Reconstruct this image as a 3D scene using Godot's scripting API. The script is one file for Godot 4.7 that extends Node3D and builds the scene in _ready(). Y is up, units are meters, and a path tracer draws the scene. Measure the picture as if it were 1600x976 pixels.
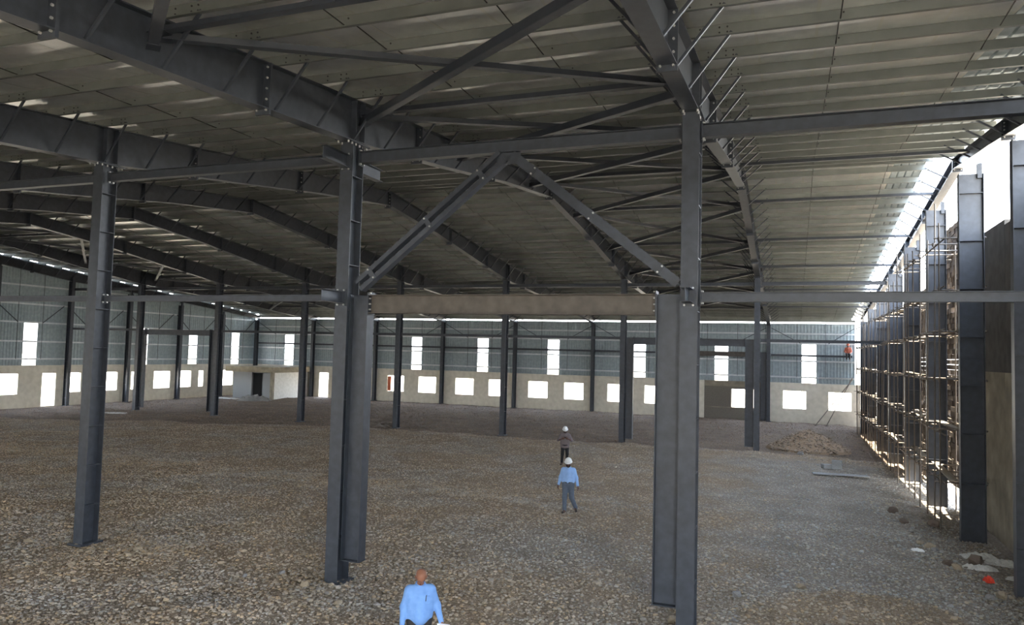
extends Node3D
# A long steel-framed shed under construction, seen from a raised camera. X runs along the purlins, D (depth) = -z runs along the rafters.

const BAY := 7.5
const RIDGE := 14.63
const ROW1 := 0.0
const ROW2 := 29.25
const FAR := 51.87
const NEAR := -22.6
const XL := -52.5
const XR := 6.85
const SLOPE := 0.098

var used := {}
var M := {}
var rng := RandomNumberGenerator.new()
var nz := FastNoiseLite.new()

class MB:
	var v := PackedVector3Array()
	var n := PackedVector3Array()
	func tri(a: Vector3, b: Vector3, c: Vector3, hint: Vector3) -> void:
		var m := (b - a).cross(c - a).normalized()
		if m.dot(hint) < 0.0:
			m = -m
			var t := b
			b = c
			c = t
		# clockwise winding seen from the front
		v.append(a); v.append(c); v.append(b)
		n.append(m); n.append(m); n.append(m)
	func quad(a: Vector3, b: Vector3, c: Vector3, d: Vector3, hint: Vector3) -> void:
		tri(a, b, c, hint)
		tri(a, c, d, hint)
	func obox(c: Vector3, ex: Vector3, ey: Vector3, ez: Vector3) -> void:
		# half extents as vectors
		for s in [-1.0, 1.0]:
			quad(c + ex * s - ey - ez, c + ex * s + ey - ez, c + ex * s + ey + ez, c + ex * s - ey + ez, ex * s)
			quad(c + ey * s - ex - ez, c + ey * s + ex - ez, c + ey * s + ex + ez, c + ey * s - ex + ez, ey * s)
			quad(c + ez * s - ex - ey, c + ez * s + ex - ey, c + ez * s + ex + ey, c + ez * s - ex + ey, ez * s)
	func box(a: Vector3, b: Vector3) -> void:
		var h := (b - a).abs() * 0.5
		obox((a + b) * 0.5, Vector3(h.x, 0, 0), Vector3(0, h.y, 0), Vector3(0, 0, h.z))
	func bar(a: Vector3, b: Vector3, w: float, h: float, up := Vector3.UP, off := Vector2.ZERO) -> void:
		# w across, h along up; off shifts the bar across (x) and along up (y)
		var ax := (b - a).normalized()
		var sd := ax.cross(up).normalized()
		var u := sd.cross(ax).normalized()
		var c := (a + b) * 0.5 + sd * off.x + u * off.y
		obox(c, ax * (a.distance_to(b) * 0.5), sd * (w * 0.5), u * (h * 0.5))
	func ibeam(a: Vector3, b: Vector3, depth: float, fw: float, tw: float, tf: float, up := Vector3.UP) -> void:
		bar(a, b, fw, tf, up, Vector2(0, depth * 0.5 - tf * 0.5))
		bar(a, b, fw, tf, up, Vector2(0, -depth * 0.5 + tf * 0.5))
		bar(a, b, tw, depth - 2.0 * tf, up)
	func channel(a: Vector3, b: Vector3, depth: float, fw: float, t: float, side: float, up := Vector3.UP) -> void:
		bar(a, b, t, depth, up, Vector2(-side * (fw - t) * 0.5, 0))
		bar(a, b, fw - t, t, up, Vector2(side * t * 0.5, depth * 0.5 - t * 0.5))
		bar(a, b, fw - t, t, up, Vector2(side * t * 0.5, -depth * 0.5 + t * 0.5))
	func tube(a: Vector3, b: Vector3, r: float, k := 8, r2 := -1.0) -> void:
		if r2 < 0.0:
			r2 = r
		var ax := (b - a).normalized()
		var sd := ax.cross(Vector3.UP if absf(ax.y) < 0.9 else Vector3.RIGHT).normalized()
		var u := sd.cross(ax).normalized()
		for i in k:
			var t0 := TAU * i / k
			var t1 := TAU * (i + 1) / k
			var d0 := sd * cos(t0) + u * sin(t0)
			var d1 := sd * cos(t1) + u * sin(t1)
			var q := [a + d0 * r, b + d0 * r2, b + d1 * r2, a + d1 * r]
			var dn := [d0, d0, d1, d1]
			var ord := [0, 1, 2, 0, 2, 3]
			var m := (q[1] - q[0]).cross(q[2] - q[0]) as Vector3
			if m.dot(d0) > 0.0:
				ord = [0, 2, 1, 0, 3, 2]
			for j in ord:
				v.append(q[j]); n.append(dn[j])
			tri(a, a + d0 * r, a + d1 * r, -ax)
			tri(b, b + d0 * r2, b + d1 * r2, ax)
	func poly_strip(prof: Array, shift: Vector3, hint: Vector3) -> void:
		for i in prof.size() - 1:
			var a := prof[i] as Vector3
			var b := prof[i + 1] as Vector3
			quad(a, b, b + shift, a + shift, hint)
	func mesh(m: Material = null) -> ArrayMesh:
		var arr := []
		arr.resize(Mesh.ARRAY_MAX)
		arr[Mesh.ARRAY_VERTEX] = v
		arr[Mesh.ARRAY_NORMAL] = n
		var am := ArrayMesh.new()
		am.add_surface_from_arrays(Mesh.PRIMITIVE_TRIANGLES, arr)
		if m:
			am.surface_set_material(0, m)
		return am

# ---------- naming and node helpers ----------
func W(x: float, h: float, d: float) -> Vector3:
	return Vector3(x, h, -d)

func numbered(called: String) -> String:
	if not used.has(called):
		used[called] = 0
		return called
	used[called] += 1
	return "%s_%03d" % [called, used[called]]

func tag(o: Node, label: String, category: String, group := "") -> void:
	o.set_meta("label", label)
	o.set_meta("category", category)
	if group != "":
		o.set_meta("group", group)

func thing(called: String, at: Vector3, label: String, category: String, group := "", turn := 0.0) -> Node3D:
	var o := Node3D.new()
	o.name = numbered(called)
	add_child(o)
	o.position = at
	o.rotation.y = turn
	tag(o, label, category, group)
	return o

func struct(called: String) -> Node3D:
	var o := Node3D.new()
	o.name = called
	add_child(o)
	o.set_meta("kind", "structure")
	return o

func put(parent: Node, called: String, mesh: Mesh, at := Vector3.ZERO) -> MeshInstance3D:
	var o := MeshInstance3D.new()
	o.name = called
	o.mesh = mesh
	o.position = at
	parent.add_child(o, true)
	return o

func part(parent: Node3D, called: String, mb: MB, m: Material) -> MeshInstance3D:
	return put(parent, called, mb.mesh(m))

# shapes given in world space are moved into the space of the thing they belong to
func rel(o: Node3D, p: Vector3) -> Vector3:
	return o.transform.affine_inverse() * p

func rh(d: float) -> float:
	return 12.12 - SLOPE * absf(d - RIDGE)

const DEPTHS := [[-24.0, 0.62], [-14.0, 0.7], [-7.2, 0.76], [0.0, 0.95], [0.45, 0.95], [4.9, 0.84], [9.7, 0.66], [14.63, 0.64], [19.5, 0.66], [24.4, 0.86], [29.25, 1.02], [29.7, 1.02], [34.0, 0.84], [40.0, 0.6], [52.4, 0.52]]
func rdepth(d: float) -> float:
	for i in DEPTHS.size() - 1:
		if d <= DEPTHS[i + 1][0]:
			return lerpf(DEPTHS[i][1], DEPTHS[i + 1][1], clampf((d - DEPTHS[i][0]) / (DEPTHS[i + 1][0] - DEPTHS[i][0]), 0, 1))
	return 0.52

func purlin_rows() -> Array:
	var r := []
	for k in range(27, -1, -1):
		var d := RIDGE - 1.1 - 1.35 * k
		if d > NEAR - 1.0:
			r.append(d)
	r.append(RIDGE - 0.25)
	r.append(RIDGE + 0.25)
	for k in 28:
		var d := RIDGE + 1.1 + 1.35 * k
		if d < FAR + 0.35:
			r.append(d)
	return r

func ordinal(i: int) -> String:
	return ["first", "second", "third", "fourth", "fifth", "sixth", "seventh", "eighth", "ninth", "tenth", "eleventh", "twelfth", "thirteenth", "fourteenth"][i]

# ---------- materials ----------
func noise_tex(seed_: int, freq: float, lo: Color, hi: Color, octaves := 4, size := 512, mid := Color(-1, 0, 0)) -> NoiseTexture2D:
	var f := FastNoiseLite.new()
	f.seed = seed_
	f.frequency = freq
	f.fractal_octaves = octaves
	var t := NoiseTexture2D.new()
	t.width = size
	t.height = size
	t.seamless = true
	t.noise = f
	var g := Gradient.new()
	g.set_color(0, lo)
	g.set_color(1, hi)
	if mid.r >= 0.0:
		g.add_point(0.5, mid)
	t.color_ramp = g
	return t

func bump_tex(seed_: int, freq: float, strength: float, size := 512) -> NoiseTexture2D:
	var f := FastNoiseLite.new()
	f.seed = seed_
	f.frequency = freq
	f.fractal_octaves = 5
	var t := NoiseTexture2D.new()
	t.width = size
	t.height = size
	t.seamless = true
	t.noise = f
	t.as_normal_map = true
	t.bump_strength = strength
	return t

func mat(lo: Color, hi: Color, rough: float, metal: float, scale_: float, seed_: int, freq := 0.02) -> StandardMaterial3D:
	var m := StandardMaterial3D.new()
	m.albedo_texture = noise_tex(seed_, freq, lo, hi)
	m.roughness = rough
	m.metallic = metal
	m.uv1_triplanar = true
	m.uv1_world_triplanar = true
	m.uv1_scale = Vector3.ONE * scale_
	return m

func flat(c: Color, rough: float, metal := 0.0) -> StandardMaterial3D:
	var m := StandardMaterial3D.new()
	m.albedo_color = c
	m.roughness = rough
	m.metallic = metal
	return m

func make_materials() -> void:
	M.paint = mat(Color8(46, 50, 57), Color8(62, 67, 75), 0.42, 0.0, 0.35, 1)
	M.primer = mat(Color8(74, 68, 62), Color8(100, 92, 83), 0.6, 0.0, 0.3, 3)
	M.zinc = mat(Color8(112, 115, 111), Color8(130, 133, 129), 0.4, 0.45, 0.12, 6)
	M.girt = mat(Color8(190, 196, 198), Color8(212, 217, 219), 0.4, 0.3, 0.2, 42)
	M.foil = mat(Color8(214, 214, 212), Color8(236, 236, 234), 0.32, 0.85, 0.22, 7, 0.015)
	M.foil.normal_enabled = true
	M.foil.normal_texture = bump_tex(17, 0.03, 2.0)
	M.foil.normal_scale = 0.25
	M.tape = flat(Color8(222, 221, 214), 0.35, 0.5)
	M.sheet = mat(Color8(150, 160, 164), Color8(180, 190, 194), 0.45, 0.45, 0.3, 8)
	M.wall_sheet = mat(Color8(140, 152, 156), Color8(164, 175, 179), 0.5, 0.25, 0.3, 9)
	M.bolt = flat(Color8(196, 196, 194), 0.35, 0.6)
	M.hole = flat(Color8(46, 44, 42), 0.7)
	M.rod = flat(Color8(40, 38, 36), 0.6)
	M.plaster = mat(Color8(206, 199, 182), Color8(228, 221, 205), 0.9, 0.0, 0.25, 10, 0.012)
	M.white_plaster = mat(Color8(206, 204, 196), Color8(226, 224, 218), 0.9, 0.0, 0.25, 11)
	M.block = mat(Color8(118, 120, 122), Color8(168, 170, 170), 0.95, 0.0, 0.9, 12, 0.05)
	M.brick = mat(Color8(76, 68, 61), Color8(112, 99, 88), 0.95, 0.0, 0.7, 13, 0.06)
	M.brick2 = mat(Color8(98, 92, 84), Color8(136, 128, 116), 0.95, 0.0, 0.5, 14, 0.05)
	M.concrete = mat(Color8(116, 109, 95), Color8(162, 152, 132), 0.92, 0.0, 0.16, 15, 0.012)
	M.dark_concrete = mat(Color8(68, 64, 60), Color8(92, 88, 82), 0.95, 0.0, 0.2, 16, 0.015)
	var st := StandardMaterial3D.new()
	st.albedo_color = Color(0.95, 0.97, 0.97, 0.25)
	st.transparency = BaseMaterial3D.TRANSPARENCY_ALPHA
	st.roughness = 0.1
	M.frp = st
	M.scaffold = mat(Color8(92, 84, 76), Color8(128, 119, 109), 0.6, 0.2, 1.5, 18, 0.05)
	M.plank = mat(Color8(124, 114, 100), Color8(164, 154, 138), 0.85, 0.0, 0.8, 19, 0.04)
	var g := mat(Color8(176, 168, 158), Color8(255, 252, 248), 0.97, 0.0, 0.33, 20, 0.05)
	g.vertex_color_use_as_albedo = true
	g.normal_enabled = true
	g.normal_texture = bump_tex(21, 0.06, 10.0)
	M.ground = g
	M.outer = mat(Color8(152, 143, 128), Color8(176, 167, 152), 0.97, 0.0, 0.05, 22)
	var s := StandardMaterial3D.new()
	s.vertex_color_use_as_albedo = true
	s.roughness = 0.92
	M.stone = s
	M.rock_tan = mat(Color8(138, 124, 104), Color8(172, 158, 136), 0.95, 0.0, 2.0, 23, 0.04)
	M.rock_grey = mat(Color8(118, 116, 114), Color8(160, 158, 154), 0.95, 0.0, 2.0, 24, 0.04)
	M.rock_brown = mat(Color8(92, 80, 70), Color8(124, 110, 98), 0.95, 0.0, 2.0, 25, 0.04)
	M.skin = flat(Color8(134, 88, 66), 0.55)
	M.skin2 = flat(Color8(92, 60, 46), 0.55)
	M.eye = flat(Color8(28, 22, 20), 0.4)
	M.lip = flat(Color8(92, 52, 44), 0.6)
	M.hair_grey = flat(Color8(150, 144, 138), 0.8)
	M.beard = flat(Color8(34, 28, 26), 0.8)
	M.shirt = mat(Color8(104, 146, 204), Color8(120, 160, 214), 0.85, 0.0, 1.0, 26)
	M.shirt_pale = mat(Color8(140, 176, 226), Color8(158, 192, 236), 0.85, 0.0, 1.0, 27)
	M.shirt_check = mat(Color8(86, 76, 76), Color8(140, 128, 128), 0.9, 0.0, 5.0, 28, 0.08)
	M.trouser_dark = flat(Color8(42, 40, 40), 0.85)
	M.trouser_grey = mat(Color8(84, 94, 108), Color8(102, 112, 126), 0.85, 0.0, 1.0, 29)
	M.trouser_black = flat(Color8(24, 23, 25), 0.85)
	M.helmet = flat(Color8(232, 232, 228), 0.3)
	M.shoe = flat(Color8(52, 42, 36), 0.5)
	M.paper = flat(Color8(238, 238, 236), 0.7)
	M.black = flat(Color8(22, 22, 24), 0.4)
	M.cloth_white = mat(Color8(182, 182, 176), Color8(226, 224, 216), 0.9, 0.0, 1.2, 30)
	M.red = flat(Color8(214, 62, 34), 0.6)
	M.orange_shirt = flat(Color8(164, 86, 62), 0.8)
	M.orange_board = flat(Color8(190, 104, 74), 0.8)

# ---------- steel ----------
# an I-section column: front flange faces the camera's side, the web lies in the plane of the frame
func column(x: float, d: float, top: float, label: String, group: String, opt := {}) -> Node3D:
	var fw: float = opt.get("fw", 0.32)
	var dp: float = opt.get("dp", 0.45)
	var base: float = opt.get("base", 0.0)
	var o := thing("steel_column", W(x, base, d), label, "column", group)
	var hgt := top - base
	var m: Material = opt.get("mat", M.paint)
	var a := MB.new(); a.box(Vector3(-fw / 2, 0, 0), Vector3(fw / 2, hgt, -0.016)); part(o, "front_flange", a, m)
	var b := MB.new(); b.box(Vector3(-fw / 2, 0, -dp + 0.016), Vector3(fw / 2, hgt, -dp)); part(o, "back_flange", b, m)
	var c := MB.new(); c.box(Vector3(-0.006, 0, -0.016), Vector3(0.006, hgt, -dp + 0.016)); part(o, "web", c, m)
	var step: float = opt.get("step", 1.0)
	if step > 0.0:
		var k := 1
		while k * step - 0.03 < hgt - 0.3:
			var s := MB.new()
			var y := k * step - 0.03
			s.box(Vector3(0.006, y - 0.007, -0.016), Vector3(fw / 2 - 0.01, y + 0.007, -dp + 0.016))
			s.box(Vector3(-0.006, y - 0.007, -0.016), Vector3(-fw / 2 + 0.01, y + 0.007, -dp + 0.016))
			part(o, "stiffener", s, m)
			k += 1
	var p := MB.new(); p.box(Vector3(-fw / 2 - 0.08, -0.02, 0.1), Vector3(fw / 2 + 0.08, 0.025, -dp - 0.1)); part(o, "base_plate", p, m)
	if opt.get("cap", true):
		var q := MB.new(); q.box(Vector3(-fw / 2 - 0.03, hgt - 0.025, 0.2), Vector3(fw / 2 + 0.03, hgt, -dp - 0.2))
		var cp := part(o, "cap_plate", q, m)
		if opt.get("bolts", false):
			var bl := MB.new()
			for i in 6:
				for s in [-1.0, 1.0]:
					var z := 0.15 - i * (dp + 0.3) / 5.0
					bl.tube(Vector3(s * (fw / 2 - 0.03), hgt - 0.075, z), Vector3(s * (fw / 2 - 0.03), hgt - 0.02, z), 0.02, 6)
			var bo := part(cp, "bolts", bl, M.bolt)
			bo.set_meta("kind", "stuff")
	return o

# gable column: web square to the wall (seen broadside from inside), flanges parallel to the wall
func gable_column(x: float, d: float, base: float, top: float, label: String, group: String, w := 0.62, fw := 0.25) -> Node3D:
	var o := thing("gable_column", W(x, base, d), label, "column", group)
	var hgt := top - base
	for s in [-1.0, 1.0]:
		var a := MB.new(); a.box(Vector3(s * w / 2, 0, fw / 2), Vector3(s * (w / 2 - 0.016), hgt, -fw / 2)); part(o, "flange", a, M.paint)
	var c := MB.new(); c.box(Vector3(-w / 2 + 0.016, 0, -0.006), Vector3(w / 2 - 0.016, hgt, 0.006)); part(o, "web", c, M.paint)
	var k := 0
	while hgt - 0.6 - k * 1.45 > 0.5:
		var y := hgt - 0.6 - k * 1.45
		var s := MB.new(); s.box(Vector3(-w / 2 + 0.016, y - 0.008, 0.006), Vector3(w / 2 - 0.016, y + 0.008, fw / 2 - 0.01)); part(o, "stiffener", s, M.paint)
		k += 1
	var p := MB.new(); p.box(Vector3(-w / 2 - 0.06, -0.02, fw / 2 + 0.06), Vector3(w / 2 + 0.06, 0.025, -fw / 2 - 0.06)); part(o, "base_plate", p, M.paint)
	var q := MB.new(); q.box(Vector3(w / 2 - 0.16, hgt - 0.15, 0.1), Vector3(w / 2 - 0.04, hgt + 0.3, -0.1)); part(o, "top_cleat", q, M.paint)
	return o

func rafter(x: float, label: String, dscale := 1.0, d0 := NEAR, d1 := FAR + 0.4, sides := [-1.0, 1.0]) -> void:
	var o := thing("rafter", W(x, rh(RIDGE), RIDGE), label, "roof beam", "sloping roof beams of the steel frames")
	var ds := []
	for e in DEPTHS:
		if e[0] > d0 and e[0] < d1:
			ds.append(e[0])
	ds.append(d1)
	ds.push_front(d0)
	var fw := 0.3
	var tp := MB.new()
	var bt := MB.new()
	var wb := MB.new()
	for i in ds.size() - 1:
		var a: float = ds[i]
		var b: float = ds[i + 1]
		var ta := rel(o, W(x, rh(a), a)); var tb := rel(o, W(x, rh(b), b))
		var ba := ta - Vector3(0, rdepth(a) * dscale, 0); var bb := tb - Vector3(0, rdepth(b) * dscale, 0)
		tp.bar(ta - Vector3(0, 0.01, 0), tb - Vector3(0, 0.01, 0), fw, 0.02)
		bt.bar(ba + Vector3(0, 0.01, 0), bb + Vector3(0, 0.01, 0), fw, 0.02)
		var e := Vector3(0.006, 0, 0)
		for s in [-1.0, 1.0]:
			wb.quad(ta + e * s, tb + e * s, bb + e * s, ba + e * s, e * s)
	part(o, "top_flange", tp, M.paint)
	part(o, "bottom_flange", bt, M.paint)
	part(o, "web", wb, M.paint)
	for d in [-13.5, -7.2, -2.9, 3.2, 8.3, 14.63, 21.0, 26.0, 32.5, 41.0]:
		if d < d0 or d > d1:
			continue
		var s := MB.new()
		var dep := rdepth(d) * dscale
		var t := rel(o, W(x, rh(d), d))
		s.box(t + Vector3(-fw / 2 - 0.01, 0.0, 0.028), t + Vector3(fw / 2 + 0.01, -dep - 0.1, -0.028))
		var sp := part(o, "splice_plate", s, M.paint)
		if d < 16 and x > -20:
			var bl := MB.new()
			for k in 5:
				for sx in [-1.0, 1.0]:
					var c := t + Vector3(sx * 0.1, -0.08 - k * (dep - 0.06) / 4.0, 0)
					bl.tube(c + Vector3(0, 0, 0.028), c + Vector3(0, 0, 0.06), 0.02, 6)
					bl.tube(c - Vector3(0, 0, 0.028), c - Vector3(0, 0, 0.06), 0.02, 6)
			var bo := part(sp, "bolts", bl, M.bolt)
			bo.set_meta("kind", "stuff")
	# stiffener plates over the columns
	for row in [ROW1, ROW2]:
		for dd in [0.05, 0.4]:
			var st := MB.new()
			var t := rel(o, W(x, rh(row + dd), row + dd))
			var dep := rdepth(row + dd) * dscale
			if dscale == 1.0:
				st.box(t + Vector3(-fw / 2 + 0.005, -0.02, 0.008), t + Vector3(fw / 2 - 0.005, -dep + 0.02, -0.008))
				part(o, "web_stiffener", st, M.paint)
	# angle braces from the bottom flange up to the purlins
	for d in purlin_rows():
		if d < -9.0 or absf(d - RIDGE) < 0.5:
			continue
		var dep := rdepth(d) * dscale
		for s in sides:
			if x < -10 and s < 0:
				continue
			var f := MB.new()
			f.bar(rel(o, W(x + s * 0.09, rh(d) - dep + 0.04, d)), rel(o, W(x + s * 0.82, rh(d) + 0.06, d)), 0.045, 0.045, Vector3(0, 0, 1))
			part(o, "flange_brace", f, M.paint)

func strut(kind: String, x0: float, x1: float, h: float, d: float, dp: float, fw: float, label: String, group: String, m: Material) -> void:
	var o := thing(kind, W((x0 + x1) / 2, h, d), label, "strut", group)
	var L := (x1 - x0) / 2
	for s in [-1.0, 1.0]:
		var a := MB.new()
		a.bar(Vector3(-L + 0.05, s * (dp / 2 - 0.006), 0), Vector3(L - 0.05, s * (dp / 2 - 0.006), 0), fw, 0.012)
		part(o, "flange", a, m)
	var c := MB.new()
	c.bar(Vector3(-L + 0.05, 0, 0), Vector3(L - 0.05, 0, 0), 0.01, dp - 0.024)
	part(o, "web", c, m)
	for s in [-1.0, 1.0]:
		var e := MB.new()
		e.box(Vector3(s * (L - 0.05), -dp / 2 - 0.05, fw / 2 + 0.01), Vector3(s * (L - 0.03), dp / 2 + 0.05, -fw / 2 - 0.01))
		part(o, "end_plate", e, m)
		if d < 5.0:
			var bl := MB.new()
			for yy in [-1.0, 1.0]:
				for zz in [-1.0, 1.0]:
					var q := Vector3(s * (L - 0.05), yy * (dp / 2 + 0.02), zz * 0.06)
					bl.tube(q, q - Vector3(s * 0.04, 0, 0), 0.018, 6)
			part(o, "bolts", bl, M.bolt).set_meta("kind", "stuff")

func angle_member(called: String, a: Vector3, b: Vector3, w: float, label: String, category: String, group: String) -> void:
	var o := thing(called, (a + b) / 2, label, category, group)
	var p := a - o.position
	var q := b - o.position
	var f := MB.new(); f.bar(p, q, w, 0.012, Vector3.UP, Vector2(0, -w / 2)); part(o, "flat_leg", f, M.paint)
	var u := MB.new(); u.bar(p, q, 0.012, w, Vector3.UP, Vector2(-w / 2, 0)); part(o, "upright_leg", u, M.paint)
	var g := MB.new()
	g.obox(p + (q - p).normalized() * 0.12 + Vector3(0, -w / 2 - 0.006, 0), (q - p).normalized() * 0.16, Vector3(0, 0.006, 0), (q - p).normalized().cross(Vector3.UP).normalized() * 0.1)
	g.obox(q - (q - p).normalized() * 0.12 + Vector3(0, -w / 2 - 0.006, 0), (q - p).normalized() * 0.16, Vector3(0, 0.006, 0), (q - p).normalized().cross(Vector3.UP).normalized() * 0.1)
	part(o, "gusset_plate", g, M.paint)

func portal(x0: float, x1: float, d: float, top: float, base: float, where: String, m: Material, webmat: Material, bm: Material) -> void:
	# inner portal: two columns bolted to the main columns and a deep beam between them
	var dz := 0.225
	for s in [0, 1]:
		var xa: float = x0 + 0.17 if s == 0 else x1 - 0.17
		var dir := 1.0 if s == 0 else -1.0
		var o := thing("portal_column", W(xa, base, d + dz), "steel portal column bolted to the %s side of %s" % [["right", "left"][s], where], "column", "inner portal columns")
		var hgt := top - base
		var f1 := MB.new(); f1.box(Vector3(dir * 0.45, 0, 0.14), Vector3(dir * 0.434, hgt, -0.14)); part(o, "outer_flange", f1, m)
		var f2 := MB.new(); f2.box(Vector3(dir * 0.0, 0, 0.14), Vector3(dir * 0.016, hgt, -0.14)); part(o, "inner_flange", f2, m)
		var wv := MB.new(); wv.box(Vector3(dir * 0.016, 0, 0.006), Vector3(dir * 0.434, hgt, -0.006)); part(o, "web", wv, webmat)
		var ep := MB.new(); ep.box(Vector3(-dir * 0.005, -0.02, 0.15), Vector3(dir * 0.46, 0.0, -0.15)); part(o, "end_plate", ep, m)
	var xa := x0 + 0.17 + 0.45
	var xb := x1 - 0.17 - 0.45
	var b := thing("portal_beam", W((xa + xb) / 2, top - 0.2, d + dz), "deep steel portal beam spanning %s" % where, "beam", "inner portal beams")
	var L := (xb - xa) / 2
	for s in [-1.0, 1.0]:
		var f := MB.new(); f.box(Vector3(-L, s * 0.2, 0.14), Vector3(L, s * 0.185, -0.14)); part(b, "flange", f, bm)
		var e := MB.new(); e.box(Vector3(s * L, -0.23, 0.15), Vector3(s * (L - 0.02), 0.26, -0.15)); var ep := part(b, "end_plate", e, m)
		if d < 5:
			var bl := MB.new()
			for yy in [-0.12, 0.0, 0.12, 0.24]:
				bl.tube(Vector3(s * (L - 0.02), yy, 0.1), Vector3(s * (L - 0.06), yy, 0.1), 0.018, 6)
			part(ep, "bolts", bl, M.bolt).set_meta("kind", "stuff")
	var w := MB.new(); w.box(Vector3(-L + 0.02, -0.185, 0.006), Vector3(L - 0.02, 0.185, -0.006)); part(b, "web", w, bm)

func chevron(a: Vector3, b: Vector3, label: String, closed := false) -> void:
	# two channels back to back with a gap, tied by batten plates
	var o := thing("chevron_brace", (a + b) / 2, label, "brace", "chevron braces over the near portal")
	var p := a - o.position
	var q := b - o.position
	var ax := (q - p).normalized()
	var up := Vector3(0, 0, 1)
	var sd := ax.cross(up).normalized()
	for s in [-1.0, 1.0]:
		var c := MB.new()
		var sp := 0.06 if closed else 0.1
		c.channel(p + sd * s * sp, q + sd * s * sp, 0.2, sp, 0.01, -s, up)
		part(o, "channel", c, M.paint)
	if not closed:
		var gp := MB.new()
		gp.obox(q + Vector3(0.11, -0.03, 0), Vector3(0.26, 0, 0), Vector3(0, 0.14, 0), Vector3(0, 0, 0.012))
		part(o, "gusset_plate", gp, M.paint)
	if closed:
		var fc := MB.new()
		fc.bar(p, q, 0.19, 0.012, up, Vector2(0, 0.106))
		part(o, "face_plate", fc, M.paint)
	for t in [0.1, 0.5, 0.86]:
		var bt := MB.new()
		bt.obox(p.lerp(q, t) + up * 0.112, ax * 0.06, sd * (0.1 if closed else 0.15), up * 0.006)
		var pl := part(o, "batten_plate", bt, M.paint)
		var bl := MB.new()
		for s in [-1.0, 1.0]:
			var c: Vector3 = p.lerp(q, t) + sd * s * (0.07 if closed else 0.11) + up * 0.112
			bl.tube(c, c + up * 0.035, 0.02, 6)
		part(pl, "bolts", bl, M.bolt).set_meta("kind", "stuff")

func stub(at: Vector3, length: float, dp: float, label: String) -> void:
	# short I-section bracket sticking out towards the near side
	var o := thing("bracket_stub", at, label, "bracket", "bracket stubs on the near columns")
	for s in [-1.0, 1.0]:
		var f := MB.new(); f.box(Vector3(-0.09, s * dp / 2, 0), Vector3(0.09, s * (dp / 2 - 0.012), length)); part(o, "flange", f, M.paint)
	var w := MB.new(); w.box(Vector3(-0.005, -dp / 2 + 0.012, 0), Vector3(0.005, dp / 2 - 0.012, length)); part(o, "web", w, M.paint)
	var z := 0.0 if length > 0 else -0.012
	var e := MB.new(); e.box(Vector3(-0.13, -dp / 2 - 0.07, z), Vector3(0.13, dp / 2 + 0.05, z + 0.012)); part(o, "end_plate", e, M.paint)
	var bl := MB.new()
	for sx in [-1.0, 1.0]:
		for y in [-dp / 2 - 0.035, dp / 2 + 0.025]:
			bl.tube(Vector3(sx * 0.08, y, z), Vector3(sx * 0.08, y, z + 0.045 * signf(length)), 0.02, 6)
	part(o, "bolts", bl, M.bolt).set_meta("kind", "stuff")

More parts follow.
